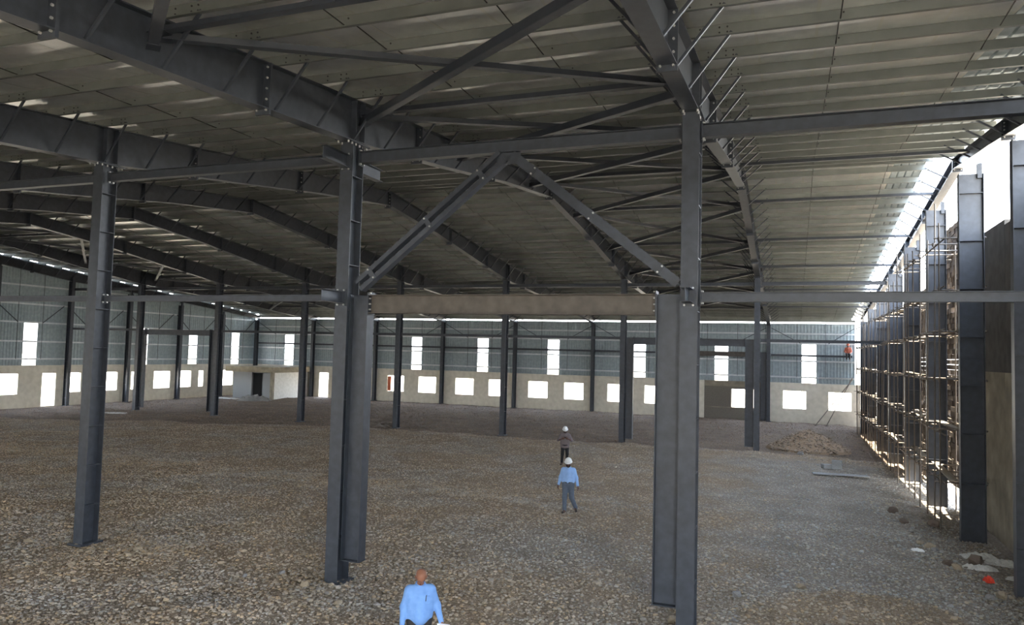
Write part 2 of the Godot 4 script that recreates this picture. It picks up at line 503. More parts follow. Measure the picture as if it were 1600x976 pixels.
# ---------- roof ----------
func build_roof() -> void:
	var c := struct("ceiling")
	var rows := purlin_rows()
	var zh := 0.21
	# purlins
	for d in rows:
		var m := MB.new()
		var s := -1.0 if d < RIDGE else 1.0
		var y := rh(d)
		var x1 := 7.05 if d < RIDGE else 6.36
		m.box(W(XL, y, d - 0.0015), W(x1, y + zh, d + 0.0015))
		m.box(W(XL, y, d - 0.065), W(x1, y + 0.003, d))
		m.box(W(XL, y + zh, d), W(x1, y + zh - 0.003, d + 0.065))
		m.box(W(XL, y, d - 0.065), W(x1, y + 0.022, d - 0.062))
		part(c, "purlin", m, M.zinc)
	# cleats and bolt heads on the purlin webs near the frames
	var bl := MB.new()
	for i in 4:
		var x := -BAY * i
		for d in rows:
			if d < -9.0 or d > 12.0:
				continue
			for off in [-0.75, -0.62, -0.3, 0.3, 0.62, 0.75, -2.35, 2.55]:
				for yy in [0.06, 0.15]:
					if absf(off) > 1.0 and yy < 0.1:
						continue
					var p := W(x + off, rh(d) + yy, d - 0.003)
					bl.tube(p, p + Vector3(0, 0, 0.012), 0.016, 6)
	part(c, "bolts", bl, M.hole).set_meta("kind", "stuff")
	# sag rods at the third points of each bay, from the foot of one purlin to the head of the next
	var rest := MB.new()
	for i in range(-1, 7):
		for k in [1, 2]:
			var x: float = -BAY * i - k * 2.5
			for j in rows.size() - 1:
				var a: float = rows[j]
				var b: float = rows[j + 1]
				if absf(a - RIDGE) < 0.5 and absf(b - RIDGE) < 0.5:
					continue
				var p := W(x, rh(a) + 0.17, a)
				var q := W(x, rh(b) + 0.03, b)
				if i <= 2 and a > -10.0 and a < 35.0:
					var r := MB.new()
					r.tube(p, q, 0.011, 5)
					part(c, "sag_rod", r, M.rod)
				else:
					rest.tube(p, q, 0.011, 4)
	part(c, "sag_rods", rest, M.rod).set_meta("kind", "stuff")
	# foil-faced insulation rolls laid over the purlins, each 1 m wide, sagging a little between purlins
	var variants := []
	for vi in 4:
		var f := FastNoiseLite.new()
		f.seed = 100 + vi
		f.frequency = 0.5
		var st := MB.new()
		var tp := MB.new()
		var pts := []
		for j in rows.size() - 1:
			var a: float = rows[j]
			var b: float = rows[j + 1]
			for t in [0.0, 0.25, 0.5, 0.75]:
				var d := lerpf(a, b, t)
				var y := lerpf(rh(a), rh(b), t) + zh + 0.004
				pts.append([d, y, 4.0 * t * (1.0 - t) * (0.05 if b - a > 0.8 else 0.01)])
		pts.append([rows[-1], rh(rows[-1]) + zh + 0.004, 0.0])
		var xs := [0.0, 0.96]
		for j in pts.size() - 1:
			for k in 1:
				var q := []
				for e in [[j, k], [j + 1, k], [j + 1, k + 1], [j, k + 1]]:
					var pp: Array = pts[e[0]]
					var xx: float = xs[e[1]]
					var wob := f.get_noise_2d(pp[0] * 1.2, 0.0)
					q.append(W(xx, pp[1] - pp[2] * (0.85 + wob * 0.3), pp[0]))
				st.quad(q[0], q[1], q[2], q[3], Vector3.DOWN)
			var a0: Array = pts[j]
			var a1: Array = pts[j + 1]
			tp.quad(W(0.95, a0[1] - a0[2] * 0.85 - 0.003, a0[0]), W(0.95, a1[1] - a1[2] * 0.85 - 0.003, a1[0]), W(1.005, a1[1] - a1[2] * 0.85 - 0.003, a1[0]), W(1.005, a0[1] - a0[2] * 0.85 - 0.003, a0[0]), Vector3.DOWN)
		var am := st.mesh(M.foil)
		variants.append([am, tp.mesh(M.tape)])
	var n := 0
	var x := 5.2 - 57.0
	while x < 5.0:
		var v: Array = variants[(n * 7 + n / 3) % 4]
		var o := put(c, "insulation_roll", v[0], Vector3(x, 0, 0))
		put(o, "seam_tape", v[1])
		x += 1.0
		n += 1
	# profiled roof sheets on top
	for full in [true, false]:
		var prof := []
		for r in 4:
			var b := r * 0.25
			prof.append_array([[b, 0.0], [b + 0.17, 0.0], [b + 0.19, 0.035], [b + 0.225, 0.035], [b + 0.25, 0.0]])
		var sm := MB.new()
		var dd := [NEAR - 0.6, RIDGE, FAR + 0.75] if full else [NEAR - 0.6, RIDGE - 0.3]
		for j in dd.size() - 1:
			for k in prof.size() - 1:
				var q := []
				for e in [[j, k], [j + 1, k], [j + 1, k + 1], [j, k + 1]]:
					q.append(W(prof[e[1]][0], rh(dd[e[0]]) + zh + 0.025 + prof[e[1]][1], dd[e[0]]))
				sm.quad(q[0], q[1], q[2], q[3], Vector3.DOWN)
		var ms := sm.mesh(M.sheet)
		if full:
			var xx := 6.25 - 59.0
			while xx < 6.2:
				put(c, "roof_sheet", ms, Vector3(xx, 0, 0))
				xx += 1.0
		else:
			put(c, "roof_sheet", ms, Vector3(6.25, 0, 0))
			var es := MB.new()  # short end sheet added over the open slot to keep sun off the far wall
			for k in prof.size() - 1:
				var q := []
				for e in [[44.0, k], [FAR + 0.75, k], [FAR + 0.75, k + 1], [44.0, k + 1]]:
					q.append(W(6.25 + prof[e[1]][0], rh(e[0]) + zh + 0.025 + prof[e[1]][1], e[0]))
				es.quad(q[0], q[1], q[2], q[3], Vector3.DOWN)
			part(c, "roof_sheet", es, M.sheet)
			var vf := MB.new()  # strip added beyond the roof edge to block sun along the concrete wall foot
			vf.quad(W(7.2, rh(NEAR - 0.6) + zh + 0.03, NEAR - 0.6), W(7.75, rh(NEAR - 0.6) + zh + 0.03, NEAR - 0.6), W(7.75, rh(RIDGE - 0.3) + zh + 0.03, RIDGE - 0.3), W(7.2, rh(RIDGE - 0.3) + zh + 0.03, RIDGE - 0.3), Vector3.DOWN)
			part(c, "added_sun_cover", vf, M.sheet)

# ---------- walls ----------
# a run of wall along local x from x0 to x1, openings = [[xa, xb, ya, yb], ...], thickness t towards -z
func pierced(mb: MB, x0: float, x1: float, y0: float, y1: float, t: float, openings: Array) -> void:
	var cuts := [x0, x1]
	for o in openings:
		if o[1] > x0 and o[0] < x1:
			cuts.append(clampf(o[0], x0, x1))
			cuts.append(clampf(o[1], x0, x1))
	cuts.sort()
	for i in cuts.size() - 1:
		var a: float = cuts[i]
		var b: float = cuts[i + 1]
		if b - a < 0.001:
			continue
		var hole = null
		for o in openings:
			if o[0] <= a + 0.001 and o[1] >= b - 0.001:
				hole = o
		if hole == null:
			mb.box(Vector3(a, y0, 0), Vector3(b, y1, -t))
		else:
			if hole[2] > y0 + 0.01:
				mb.box(Vector3(a, y0, 0), Vector3(b, hole[2], -t))
			if hole[3] < y1 - 0.01:
				mb.box(Vector3(a, hole[3], 0), Vector3(b, y1, -t))

func clad_profile(h0: float, h1l: float, h1r: float, w: float) -> MB:
	var mb := MB.new()
	var prof := []
	for r in 4:
		var b := r * w / 4.0
		prof.append_array([[b, 0.0], [b + w * 0.16, 0.0], [b + w * 0.18, 0.035], [b + w * 0.232, 0.035], [b + w * 0.25, 0.0]])
	for k in prof.size() - 1:
		var a: Array = prof[k]
		var b: Array = prof[k + 1]
		var ta := lerpf(h1l, h1r, a[0] / w)
		var tb := lerpf(h1l, h1r, b[0] / w)
		mb.quad(Vector3(a[0], h0, a[1]), Vector3(b[0], h0, b[1]), Vector3(b[0], tb, b[1]), Vector3(a[0], ta, a[1]), Vector3(0, 0, 1))
	return mb

func build_far_wall() -> void:
	var w := struct("wall_far")
	w.position = W(0, 0, FAR + 0.06)
	var op := []
	for e in [[-36.19, -34.31], [-32.67, -30.78], [-28.66, -26.77], [-25.18, -23.4], [-21.19, -19.32], [-17.72, -15.91], [-13.66, -11.8], [-10.33, -8.5], [-2.95, -1.1], [1.12, 2.95], [4.59, 6.34], [-40.4, -38.28]]:
		op.append([e[0], e[1], 1.0 if e[0] < 0.5 else 1.1, 2.55 if e[0] < 0.5 else 2.6])
	op.append([-44.25, -43.15, -0.3, 2.57])
	var edges := [-52.7, -45.0, -37.5, -30.0, -22.5, -15.0, -7.5, 0.0, 7.85]
	for i in edges.size() - 1:
		var mb := MB.new()
		var t := 0.23
		if i == 6:
			# bare block bay behind the near portal: lower part unplastered
			pierced(mb, edges[i], -5.2, -0.4, 3.22, t, op)
			part(w, "masonry_panel", mb, M.plaster)
			var bb := MB.new()
			pierced(bb, -5.2, edges[i + 1], -0.4, 2.75, t, op)
			part(w, "bare_block_panel", bb, M.brick2)
			var lt := MB.new(); lt.box(Vector3(-5.2, 2.75, 0.02), Vector3(0, 3.22, -t)); part(w, "lintel_beam", lt, M.concrete)
			var ln := MB.new(); ln.box(Vector3(-5.2, 0.95, 0.04), Vector3(0, 1.02, 0.0)); part(w, "sill_band", ln, M.concrete)
			continue
		pierced(mb, edges[i] + 0.01, edges[i + 1] - 0.01, -0.4, 3.22 + 0.02 * (i % 2), t, op)
		part(w, "masonry_panel", mb, M.plaster)
	# cladding
	var strips := [-48.85, -40.9, -33.61, -26.49, -19.41, -11.41, -4.36, 2.6]
	var sheet := clad_profile(3.2, 8.15, 8.15, 1.05).mesh(M.wall_sheet)
	var k := 0
	var cuts := [-52.7]
	for s in strips:
		cuts.append(s); cuts.append(s + 1.08)
	cuts.append(6.6)
	for i in range(0, cuts.size(), 2):
		var n := int(round((cuts[i + 1] - cuts[i]) / 1.05))
		var wd: float = (cuts[i + 1] - cuts[i]) / n
		for j in n:
			var o := put(w, "cladding_sheet", sheet, Vector3(cuts[i] + j * wd, 0, -0.2))
			o.scale.x = wd / 1.05
	var above := clad_profile(6.42, 8.15, 8.15, 1.08).mesh(M.wall_sheet)
	for s in strips:
		put(w, "cladding_sheet", above, Vector3(s, 0, -0.2))
		var fr := MB.new()
		fr.box(Vector3(s, 3.2, -0.196), Vector3(s + 1.08, 6.42, -0.2))
		part(w, "light_strip", fr, M.frp)
	# girts
	for h in [3.72, 5.05, 6.5, 7.3]:
		var g := MB.new()
		g.box(Vector3(-52.5, h - 0.06, -0.1), Vector3(6.6, h + 0.06, -0.103))
		g.box(Vector3(-52.5, h + 0.06, -0.1), Vector3(6.6, h + 0.057, -0.03))
		g.box(Vector3(-52.5, h - 0.06, -0.1), Vector3(6.6, h - 0.057, -0.165))
		part(w, "girt", g, M.girt)
	var e := MB.new()
	e.box(Vector3(-52.5, 8.27, -0.05), Vector3(6.6, 8.47, -0.053)); e.box(Vector3(-52.5, 8.27, -0.05), Vector3(6.6, 8.273, -0.12))
	part(w, "eave_girt", e, M.zinc)
	for i in 8:
		var xa := -BAY * i - BAY
		if i == 0:
			xa = -7.5
		for t in [1, 2]:
			var r := MB.new()
			var x: float = -BAY * i - t * 2.5
			r.tube(Vector3(x, 3.7, -0.06), Vector3(x, 8.3, -0.06), 0.016, 5)
			part(w, "sag_rod", r, M.rod)
		for s in [0, 1]:
			var r := MB.new()
			var x: float = -BAY * i - (0.2 if s == 0 else 7.3)
			var x2: float = -BAY * i - (2.5 if s == 0 else 5.0)
			r.bar(Vector3(x, 7.75, -0.04), Vector3(x2, 6.5, -0.04), 0.05, 0.05)
			part(w, "girt_brace", r, M.paint)
	for s in [0, 1]:
		var r := MB.new()
		r.bar(Vector3([0.2, 6.5][s], 7.75, -0.04), Vector3([2.5, 4.6][s], 6.5, -0.04), 0.05, 0.05)
		part(w, "girt_brace", r, M.paint)
		var q := MB.new(); q.tube(Vector3([2.2, 4.4][s], 3.7, -0.06), Vector3([2.2, 4.4][s], 8.3, -0.06), 0.016, 5); part(w, "sag_rod", q, M.rod)
	# windows with frames
	var wn := 1
	for b in [[1.12, 2.95, 1.1, 2.6, [0.55], [0.8]], [4.59, 6.34, 1.1, 2.6, [0.35, 0.65], []], [-17.72, -15.91, 1.0, 2.55, [], []], [-21.19, -19.32, 1.0, 2.55, [], []]]:
		var o := struct("window_%d" % wn)
		wn += 1
		o.position = W((b[0] + b[1]) / 2, (b[2] + b[3]) / 2, FAR + 0.2)
		var hx: float = (b[1] - b[0]) / 2
		var hy: float = (b[3] - b[2]) / 2
		var fr := MB.new()
		for s in [-1.0, 1.0]:
			fr.box(Vector3(-hx, s * hy, 0.02), Vector3(hx, s * (hy - 0.03), -0.02))
			fr.box(Vector3(s * hx, -hy + 0.03, 0.02), Vector3(s * (hx - 0.03), hy - 0.03, -0.02))
		part(o, "window_frame", fr, M.zinc)
		for t in b[4]:
			var r := MB.new(); r.box(Vector3(-hx, lerpf(-hy, hy, t) - 0.015, 0.012), Vector3(hx, lerpf(-hy, hy, t) + 0.015, -0.012)); part(o, "glazing_bar", r, M.zinc)
		for t in b[5]:
			var r := MB.new(); r.box(Vector3(lerpf(-hx, hx, t) - 0.02, -hy, 0.012), Vector3(lerpf(-hx, hx, t) + 0.02, hy, -0.012)); part(o, "glazing_bar", r, M.zinc)

func build_left_wall() -> void:
	var w := struct("wall_left")
	w.position = Vector3(XL - 0.22, 0, 0)
	w.rotation.y = PI / 2      # local x = -z world (depth), local z = +x world
	var op := []
	for e in [[10.5, 12.3], [16.2, 18.0], [19.6, 21.4], [23.7, 25.68], [29.9, 31.0], [32.4, 34.54], [36.0, 36.85], [38.5, 40.38], [41.56, 43.0], [44.0, 44.62], [47.2, 48.8]]:
		op.append([e[0], e[1], 1.05, 2.6])
	op.append([27.63, 28.77, 0.05, 2.6])
	var edges := [NEAR, -17.0, -11.3, -5.65, 0.0, 5.85, 11.7, 17.55, 23.4, 29.25, 34.9, 40.56, 46.2, 51.9]
	for i in edges.size() - 1:
		var mb := MB.new()
		pierced(mb, edges[i] + 0.01, edges[i + 1] - 0.01, -0.4, 3.22 + 0.02 * (i % 2), 0.23, op)
		part(w, "masonry_panel", mb, M.plaster)
	var strips := [-16.0, -9.0, -3.0, 3.0, 8.5, 14.2, 20.1, 25.94, 31.5, 36.55, 42.55, 48.46]
	var cuts := [NEAR]
	for s in strips:
		cuts.append(s); cuts.append(s + 1.1)
	cuts.append(52.0)
	for i in range(0, cuts.size(), 2):
		var n := int(round((cuts[i + 1] - cuts[i]) / 1.05))
		var wd: float = (cuts[i + 1] - cuts[i]) / n
		for j in n:
			var a: float = cuts[i] + j * wd
			put(w, "cladding_sheet", clad_profile(3.2, rh(a) + 0.2, rh(a + wd) + 0.2, wd).mesh(M.wall_sheet), Vector3(a, 0, -0.05))
	for s in strips:
		put(w, "cladding_sheet", clad_profile(6.45, rh(s) + 0.2, rh(s + 1.1) + 0.2, 1.1).mesh(M.wall_sheet), Vector3(s, 0, -0.05))
		var fr := MB.new(); fr.box(Vector3(s, 3.2, -0.046), Vector3(s + 1.1, 6.45, -0.05)); part(w, "light_strip", fr, M.frp)
	for h in [3.72, 5.05, 6.5, 7.9, 9.3, 10.6]:
		var span: float = minf(52.0, RIDGE + (12.12 - h) / SLOPE - 0.5)
		var s0: float = maxf(NEAR, RIDGE - (12.12 - h) / SLOPE + 0.5)
		var g := MB.new()
		g.box(Vector3(s0, h - 0.06, 0.06), Vector3(span, h + 0.06, 0.063))
		g.box(Vector3(s0, h + 0.06, 0.063), Vector3(span, h + 0.057, 0.125))
		part(w, "girt", g, M.girt)
	for i in range(8, 13):
		var a: float = edges[i]
		var b: float = edges[i + 1]
		for t in [0.33, 0.67]:
			var r := MB.new(); var x := lerpf(a, b, t)
			r.tube(Vector3(x, 3.7, 0.1), Vector3(x, rh(x) - 0.2, 0.1), 0.016, 5); part(w, "sag_rod", r, M.rod)
		for s in [0, 1]:
			var r := MB.new()
			r.bar(Vector3([a + 0.2, b - 0.2][s], 7.9, 0.12), Vector3(lerpf(a, b, [0.33, 0.67][s]), 6.5, 0.12), 0.05, 0.05); part(w, "girt_brace", r, M.paint)

func build_right_wall() -> void:
	var w := struct("wall_right")
	# cast concrete wall panels outside the gable columns
	var k := 0
	for e in [[-13.8, -11.02], [-11.0, -8.22], [-8.2, -5.42], [-5.4, -2.62], [-2.6, 0.2], [0.22, 3.0], [3.02, 5.8], [5.82, 8.58], [8.6, 11.4], [11.42, 14.0], [14.02, 16.9]]:  # unseen panels beside the camera are added to dim the foreground
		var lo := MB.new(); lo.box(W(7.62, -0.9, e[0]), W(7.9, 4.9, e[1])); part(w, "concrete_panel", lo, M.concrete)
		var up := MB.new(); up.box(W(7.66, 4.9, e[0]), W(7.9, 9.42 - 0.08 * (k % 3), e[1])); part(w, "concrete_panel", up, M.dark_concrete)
		k += 1
	# rough brick infill further along, built course by course
	rng.seed = 5
	for run in [[17.2, 23.0, 10.3, 0.5], [23.1, 28.8, 8.6, -0.4], [28.9, 34.7, 8.3, -0.4], [34.8, 40.4, 8.2, -0.4], [40.5, 51.4, 8.2, -0.4]]:
		var mb := MB.new()
		var h: float = run[3]
		var row := 0
		while h < run[2]:
			var d: float = run[0] + (0.0 if row % 2 == 0 else 0.2)
			var stop: float = run[1]
			if h > run[2] - 0.9:
				stop = lerpf(run[1], (run[0] + run[1]) / 2, (h - run[2] + 0.9) / 0.9)
			while d < stop:
				var L := 0.39
				if rng.randf() > 0.015:
					var out := rng.randf_range(-0.03, 0.025)
					mb.box(W(7.62 + out, h, d), W(7.86, h + 0.185, minf(d + L, run[1])))
				d += L + 0.012
			h += 0.2
			row += 1
		part(w, "brick_courses", mb, M.brick).set_meta("kind", "stuff")

func build_near_wall() -> void:
	# side wall behind the camera
	var w := struct("wall_near")
	w.position = W(0, 0, NEAR)
	# as the far wall: cream masonry with window openings, cladding with light strips, open eave band
	var op := []
	for k in 15:
		op.append([-51.0 + k * 3.75, -49.1 + k * 3.75, 1.0, 2.55])
	var mb := MB.new()
	pierced(mb, -52.7, 6.6, -0.4, 3.22, 0.23, op)
	part(w, "masonry_panel", mb, M.plaster)
	var sheet := clad_profile(3.2, 7.9, 7.9, 1.05).mesh(M.wall_sheet)
	for i in 56:
		var x := -52.6 + i * 1.05
		if i % 7 == 3:
			var fr := MB.new(); fr.box(Vector3(x, 3.2, -0.05), Vector3(x + 1.05, 6.42, -0.054)); part(w, "light_strip", fr, M.frp)
			put(w, "cladding_sheet", clad_profile(6.42, 7.9, 7.9, 1.05).mesh(M.wall_sheet), Vector3(x, 0, -0.05))
		else:
			put(w, "cladding_sheet", sheet, Vector3(x, 0, -0.05))

func build_room() -> void:
	# small block-built office in the far left corner
	var o := thing("block_office", W(-47.6, 0, 46.0), "small grey block-built room with a flat slab roof in the far left corner", "room")
	var f := MB.new()
	pierced(f, -2.6, 2.1, -0.3, 2.6, 0.2, [[-0.35, 0.95, -0.3, 2.55]])
	part(o, "front_wall", f, M.block)
	var s := MB.new(); s.box(Vector3(1.9, -0.3, -0.2), Vector3(2.1, 2.6, -5.7)); part(o, "side_wall", s, M.white_plaster)
	var r := MB.new(); r.box(Vector3(-3.2, 2.6, 0.5), Vector3(2.5, 3.12, -5.7)); part(o, "roof_slab", r, M.concrete)
	var c := MB.new(); c.box(Vector3(2.12, -0.3, 0.35), Vector3(2.4, 2.6, 0.05)); part(o, "corner_post", c, M.concrete)
	var b := MB.new(); b.box(Vector3(-2.6, -0.3, -2.4), Vector3(1.9, 2.6, -2.5)); part(o, "back_partition", b, M.block)
	var lw := MB.new(); lw.box(Vector3(-2.6, -0.3, -0.2), Vector3(-2.4, 2.6, -5.7)); part(o, "side_wall", lw, M.block)

# ---------- ground ----------
func bump(d2: float) -> float:
	return exp(-d2)

func gh(x: float, d: float) -> float:
	var h := nz.get_noise_2d(x * 3.0, d * 3.0) * 0.09 + nz.get_noise_2d(x * 14.0, d * 14.0) * 0.04
	h -= 0.1 * smoothstep(5.3, 6.6, x + nz.get_noise_2d(d * 6.0, 50.0) * 0.5)
	h += 0.14 * smoothstep(0.0, 1.0, bump(pow((x - 3.2) / 2.4, 2) + pow((d - 2.3) / 2.2, 2)))
	h += 0.10 * (1.0 - smoothstep(0.0, 1.2, bound(x, d)))* smoothstep(-6.0, 0.0, bound(x, d)) * smoothstep(5.5, 3.0, x)
	return h

# signed depth past the edge of the darker, freshly spread earth
func bound(x: float, d: float) -> float:
	var e := 28.3 + 0.06 * (x + 5.0) + nz.get_noise_2d(x * 5.0, 9.0) * 0.9
	if x < -27.0:
		e -= (-27.0 - x) * 0.35
	return d - e

func gcol(x: float, d: float) -> Color:
	var tan_ := Color(0.375, 0.298, 0.215)
	var grey := Color(0.35, 0.322, 0.284)
	var dark := Color(0.205, 0.155, 0.12)
	var n1 := nz.get_noise_2d(x * 4.0 + 40.0, d * 4.0)
	var n2 := nz.get_noise_2d(x * 11.0, d * 11.0 + 90.0)
	var g := smoothstep(-0.25, 0.45, n1 + 0.5 * n2) * 0.55
	# grey gravel spread along the right side and in heaps in the foreground
	g = maxf(g, smoothstep(-2.5, 1.5, x + n1 * 3.0) * smoothstep(28.5, 25.0, d + n2 * 2.0) * 0.95)
	var mound := pow((x - 3.2) / 2.3, 2) + pow((d - 2.0) / 2.3, 2) + n2 * 0.5
	g *= smoothstep(0.7, 1.1, mound)
	for q in [[-11.6, -3.2, 1.8, 0.8], [-9.3, -1.9, 1.3, 0.5], [-6.3, -0.9, 1.2, 0.6], [-4.0, 5.0, 3.0, 2.5]]:
		g = maxf(g, 0.9 * bump(pow((x - q[0]) / q[2], 2) + pow((d - q[1]) / q[3], 2)))
	var c := tan_.lerp(grey, clampf(g, 0, 1))
	c = c.lerp(dark, smoothstep(0.0, 0.6, bound(x, d) + n2 * 0.9) * (0.9 + 0.2 * n1))
	return c * (1.0 + 0.22 * n2)

func build_ground() -> void:
	var f := struct("floor")
	var x0 := -54.0
	var x1 := 8.0
	var d0 := -23.0
	var d1 := 53.0
	var st := 0.25
	var nx := int((x1 - x0) / st)
	var nd := int((d1 - d0) / st)
	var vs := PackedVector3Array()
	var ns := PackedVector3Array()
	var cs := PackedColorArray()
	var ix := PackedInt32Array()
	for j in nd + 1:
		for i in nx + 1:
			var x := x0 + i * st
			var d := d0 + j * st
			vs.append(W(x, gh(x, d), d))
			cs.append(gcol(x, d))
			ns.append(Vector3.UP)
	for j in nd + 1:
		for i in nx + 1:
			var a := vs[j * (nx + 1) + mini(i + 1, nx)].y - vs[j * (nx + 1) + maxi(i - 1, 0)].y
			var b := vs[mini(j + 1, nd) * (nx + 1) + i].y - vs[maxi(j - 1, 0) * (nx + 1) + i].y
			ns[j * (nx + 1) + i] = Vector3(-a, 2.0 * st, b).normalized()
	for j in nd:
		for i in nx:
			var a := j * (nx + 1) + i
			var b := a + nx + 1
			ix.append_array([a, b, a + 1, a + 1, b, b + 1])
	var arr := []
	arr.resize(Mesh.ARRAY_MAX)
	arr[Mesh.ARRAY_VERTEX] = vs
	arr[Mesh.ARRAY_NORMAL] = ns
	arr[Mesh.ARRAY_COLOR] = cs
	arr[Mesh.ARRAY_INDEX] = ix
	var am := ArrayMesh.new()
	am.add_surface_from_arrays(Mesh.PRIMITIVE_TRIANGLES, arr)
	am.surface_set_material(0, M.ground)
	put(f, "earth", am)
	var o := MB.new()
	for r in [[-300.0, 320.0, 53.0, 360.0], [-300.0, 320.0, -330.0, -23.0], [-300.0, -54.0, -23.0, 53.0], [8.0, 320.0, -23.0, 53.0]]:
		o.quad(W(r[0], -0.45, r[2]), W(r[1], -0.45, r[2]), W(r[1], -0.45, r[3]), W(r[0], -0.45, r[3]), Vector3.UP)
	part(f, "outer_ground", o, M.outer)

func rock_mesh(seed_: int, m: Material, sub := 1) -> ArrayMesh:
	var r := RandomNumberGenerator.new()
	r.seed = seed_
	var t := (1.0 + sqrt(5.0)) / 2.0
	var p := [Vector3(-1, t, 0), Vector3(1, t, 0), Vector3(-1, -t, 0), Vector3(1, -t, 0), Vector3(0, -1, t), Vector3(0, 1, t), Vector3(0, -1, -t), Vector3(0, 1, -t), Vector3(t, 0, -1), Vector3(t, 0, 1), Vector3(-t, 0, -1), Vector3(-t, 0, 1)]
	for i in p.size():
		p[i] = p[i].normalized() * r.randf_range(0.62, 1.25)
	var fs := [[0, 11, 5], [0, 5, 1], [0, 1, 7], [0, 7, 10], [0, 10, 11], [1, 5, 9], [5, 11, 4], [11, 10, 2], [10, 7, 6], [7, 1, 8], [3, 9, 4], [3, 4, 2], [3, 2, 6], [3, 6, 8], [3, 8, 9], [4, 9, 5], [2, 4, 11], [6, 2, 10], [8, 6, 7], [9, 8, 1]]
	var cache := {}
	for s in sub - 1:
		var nf := []
		for q in fs:
			var mid := []
			for e in [[q[0], q[1]], [q[1], q[2]], [q[2], q[0]]]:
				var key := "%d_%d" % [mini(e[0], e[1]), maxi(e[0], e[1])]
				if not cache.has(key):
					p.append(((p[e[0]] + p[e[1]]) * 0.5) * r.randf_range(0.9, 1.18))
					cache[key] = p.size() - 1
				mid.append(cache[key])
			nf.append_array([[q[0], mid[0], mid[2]], [q[1], mid[1], mid[0]], [q[2], mid[2], mid[1]], [mid[0], mid[1], mid[2]]])
		fs = nf
	var mb := MB.new()
	for q in fs:
		mb.tri(p[q[0]], p[q[1]], p[q[2]], p[q[0]] + p[q[1]] + p[q[2]])
	return mb.mesh(m)

func scatter(called: String, label: String, count: int, seed_: int, pick: Callable) -> void:
	var mm := MultiMesh.new()
	mm.transform_format = MultiMesh.TRANSFORM_3D
	mm.use_colors = true
	mm.mesh = rock_mesh(seed_, M.stone)
	mm.instance_count = count
	var r := RandomNumberGenerator.new()
	r.seed = seed_
	for i in count:
		var e: Array = pick.call(r)   # [x, h, d, size, colour]
		var b := Basis.from_euler(Vector3(r.randf() * TAU, r.randf() * TAU, r.randf() * TAU)).scaled(Vector3(1, 0.6, 1) * e[3])
		mm.set_instance_transform(i, Transform3D(b, W(e[0], e[1], e[2])))
		mm.set_instance_color(i, e[4])
	var o := MultiMeshInstance3D.new()
	o.name = numbered(called)
	o.multimesh = mm
	add_child(o)
	tag(o, label, "gravel")
	o.set_meta("kind", "stuff")

func stone_colour(r: RandomNumberGenerator, x: float, d: float) -> Color:
	var c := gcol(x, d)
	var k := r.randf_range(0.8, 1.3)
	var t := r.randf()
	var tint := Color(1.0, 0.99, 0.97) if t < 0.5 else (Color(0.92, 0.98, 1.06) if t < 0.8 else Color(1.1, 1.0, 0.84))
	return Color(c.r * k * tint.r, c.g * k * tint.g, c.b * k * tint.b)

func build_gravel() -> void:
	for pass_ in [[110000, -6.5, 12.0, 0.013, 0.044], [90000, 10.0, 29.5, 0.015, 0.042], [40000, 27.0, 52.0, 0.02, 0.05]]:
		var pick := func(r: RandomNumberGenerator) -> Array:
			var d := r.randf_range(pass_[1], pass_[2])
			# keep to the ground that can be seen from about the camera's place
			var left: float = maxf(-52.3, 1.8 - (d + 14.1) * 1.52 - 1.0)
			var right: float = minf(7.3, 1.8 + (d + 14.1) * 0.42)
			var x := r.randf_range(left, right)
			var s := lerpf(pass_[3], pass_[4], pow(r.randf(), 2.5))
			if absf(x + 20) < 60 and r.randf() < 0.02:
				s *= 1.8
			return [x, gh(x, d) + s * 0.25, d, s, stone_colour(r, x, d)]
		scatter("loose_gravel", ["loose brown and grey gravel strewn over the foreground", "loose gravel strewn over the middle of the floor", "dark crumbly earth and stones spread before the far walls"][[110000, 90000, 40000].find(pass_[0])], pass_[0], 40 + int(pass_[1]), pick)

func rubble_round_feet() -> void:
	var spots := [[-15.0, 0.6, 2.6, 1.6], [-13.2, 0.2, 1.3, 0.8], [-7.4, -0.2, 2.0, 1.3], [0.4, 0.6, 1.6, 1.4], [5.6, 9.0, 0.8, 5.0], [5.9, 5.5, 0.6, 2.5], [-6.0, 2.2, 1.8, 1.0], [5.0, 14.0, 0.8, 4.0]]
	var pick := func(r: RandomNumberGenerator) -> Array:
		var e: Array = spots[r.randi() % spots.size()]
		var x: float = e[0] + r.randfn() * e[2] * 0.5
		var d: float = e[1] + r.randfn() * e[3] * 0.5
		x = minf(x, 7.3)
		var s := lerpf(0.02, 0.065, pow(r.randf(), 2.2))
		return [x, gh(x, d) + s * 0.3, d, s, stone_colour(r, x, d) * 0.85]
	scatter("loose_gravel", "coarse rubble lying in rings round the feet of the near columns", 2200, 91, pick)

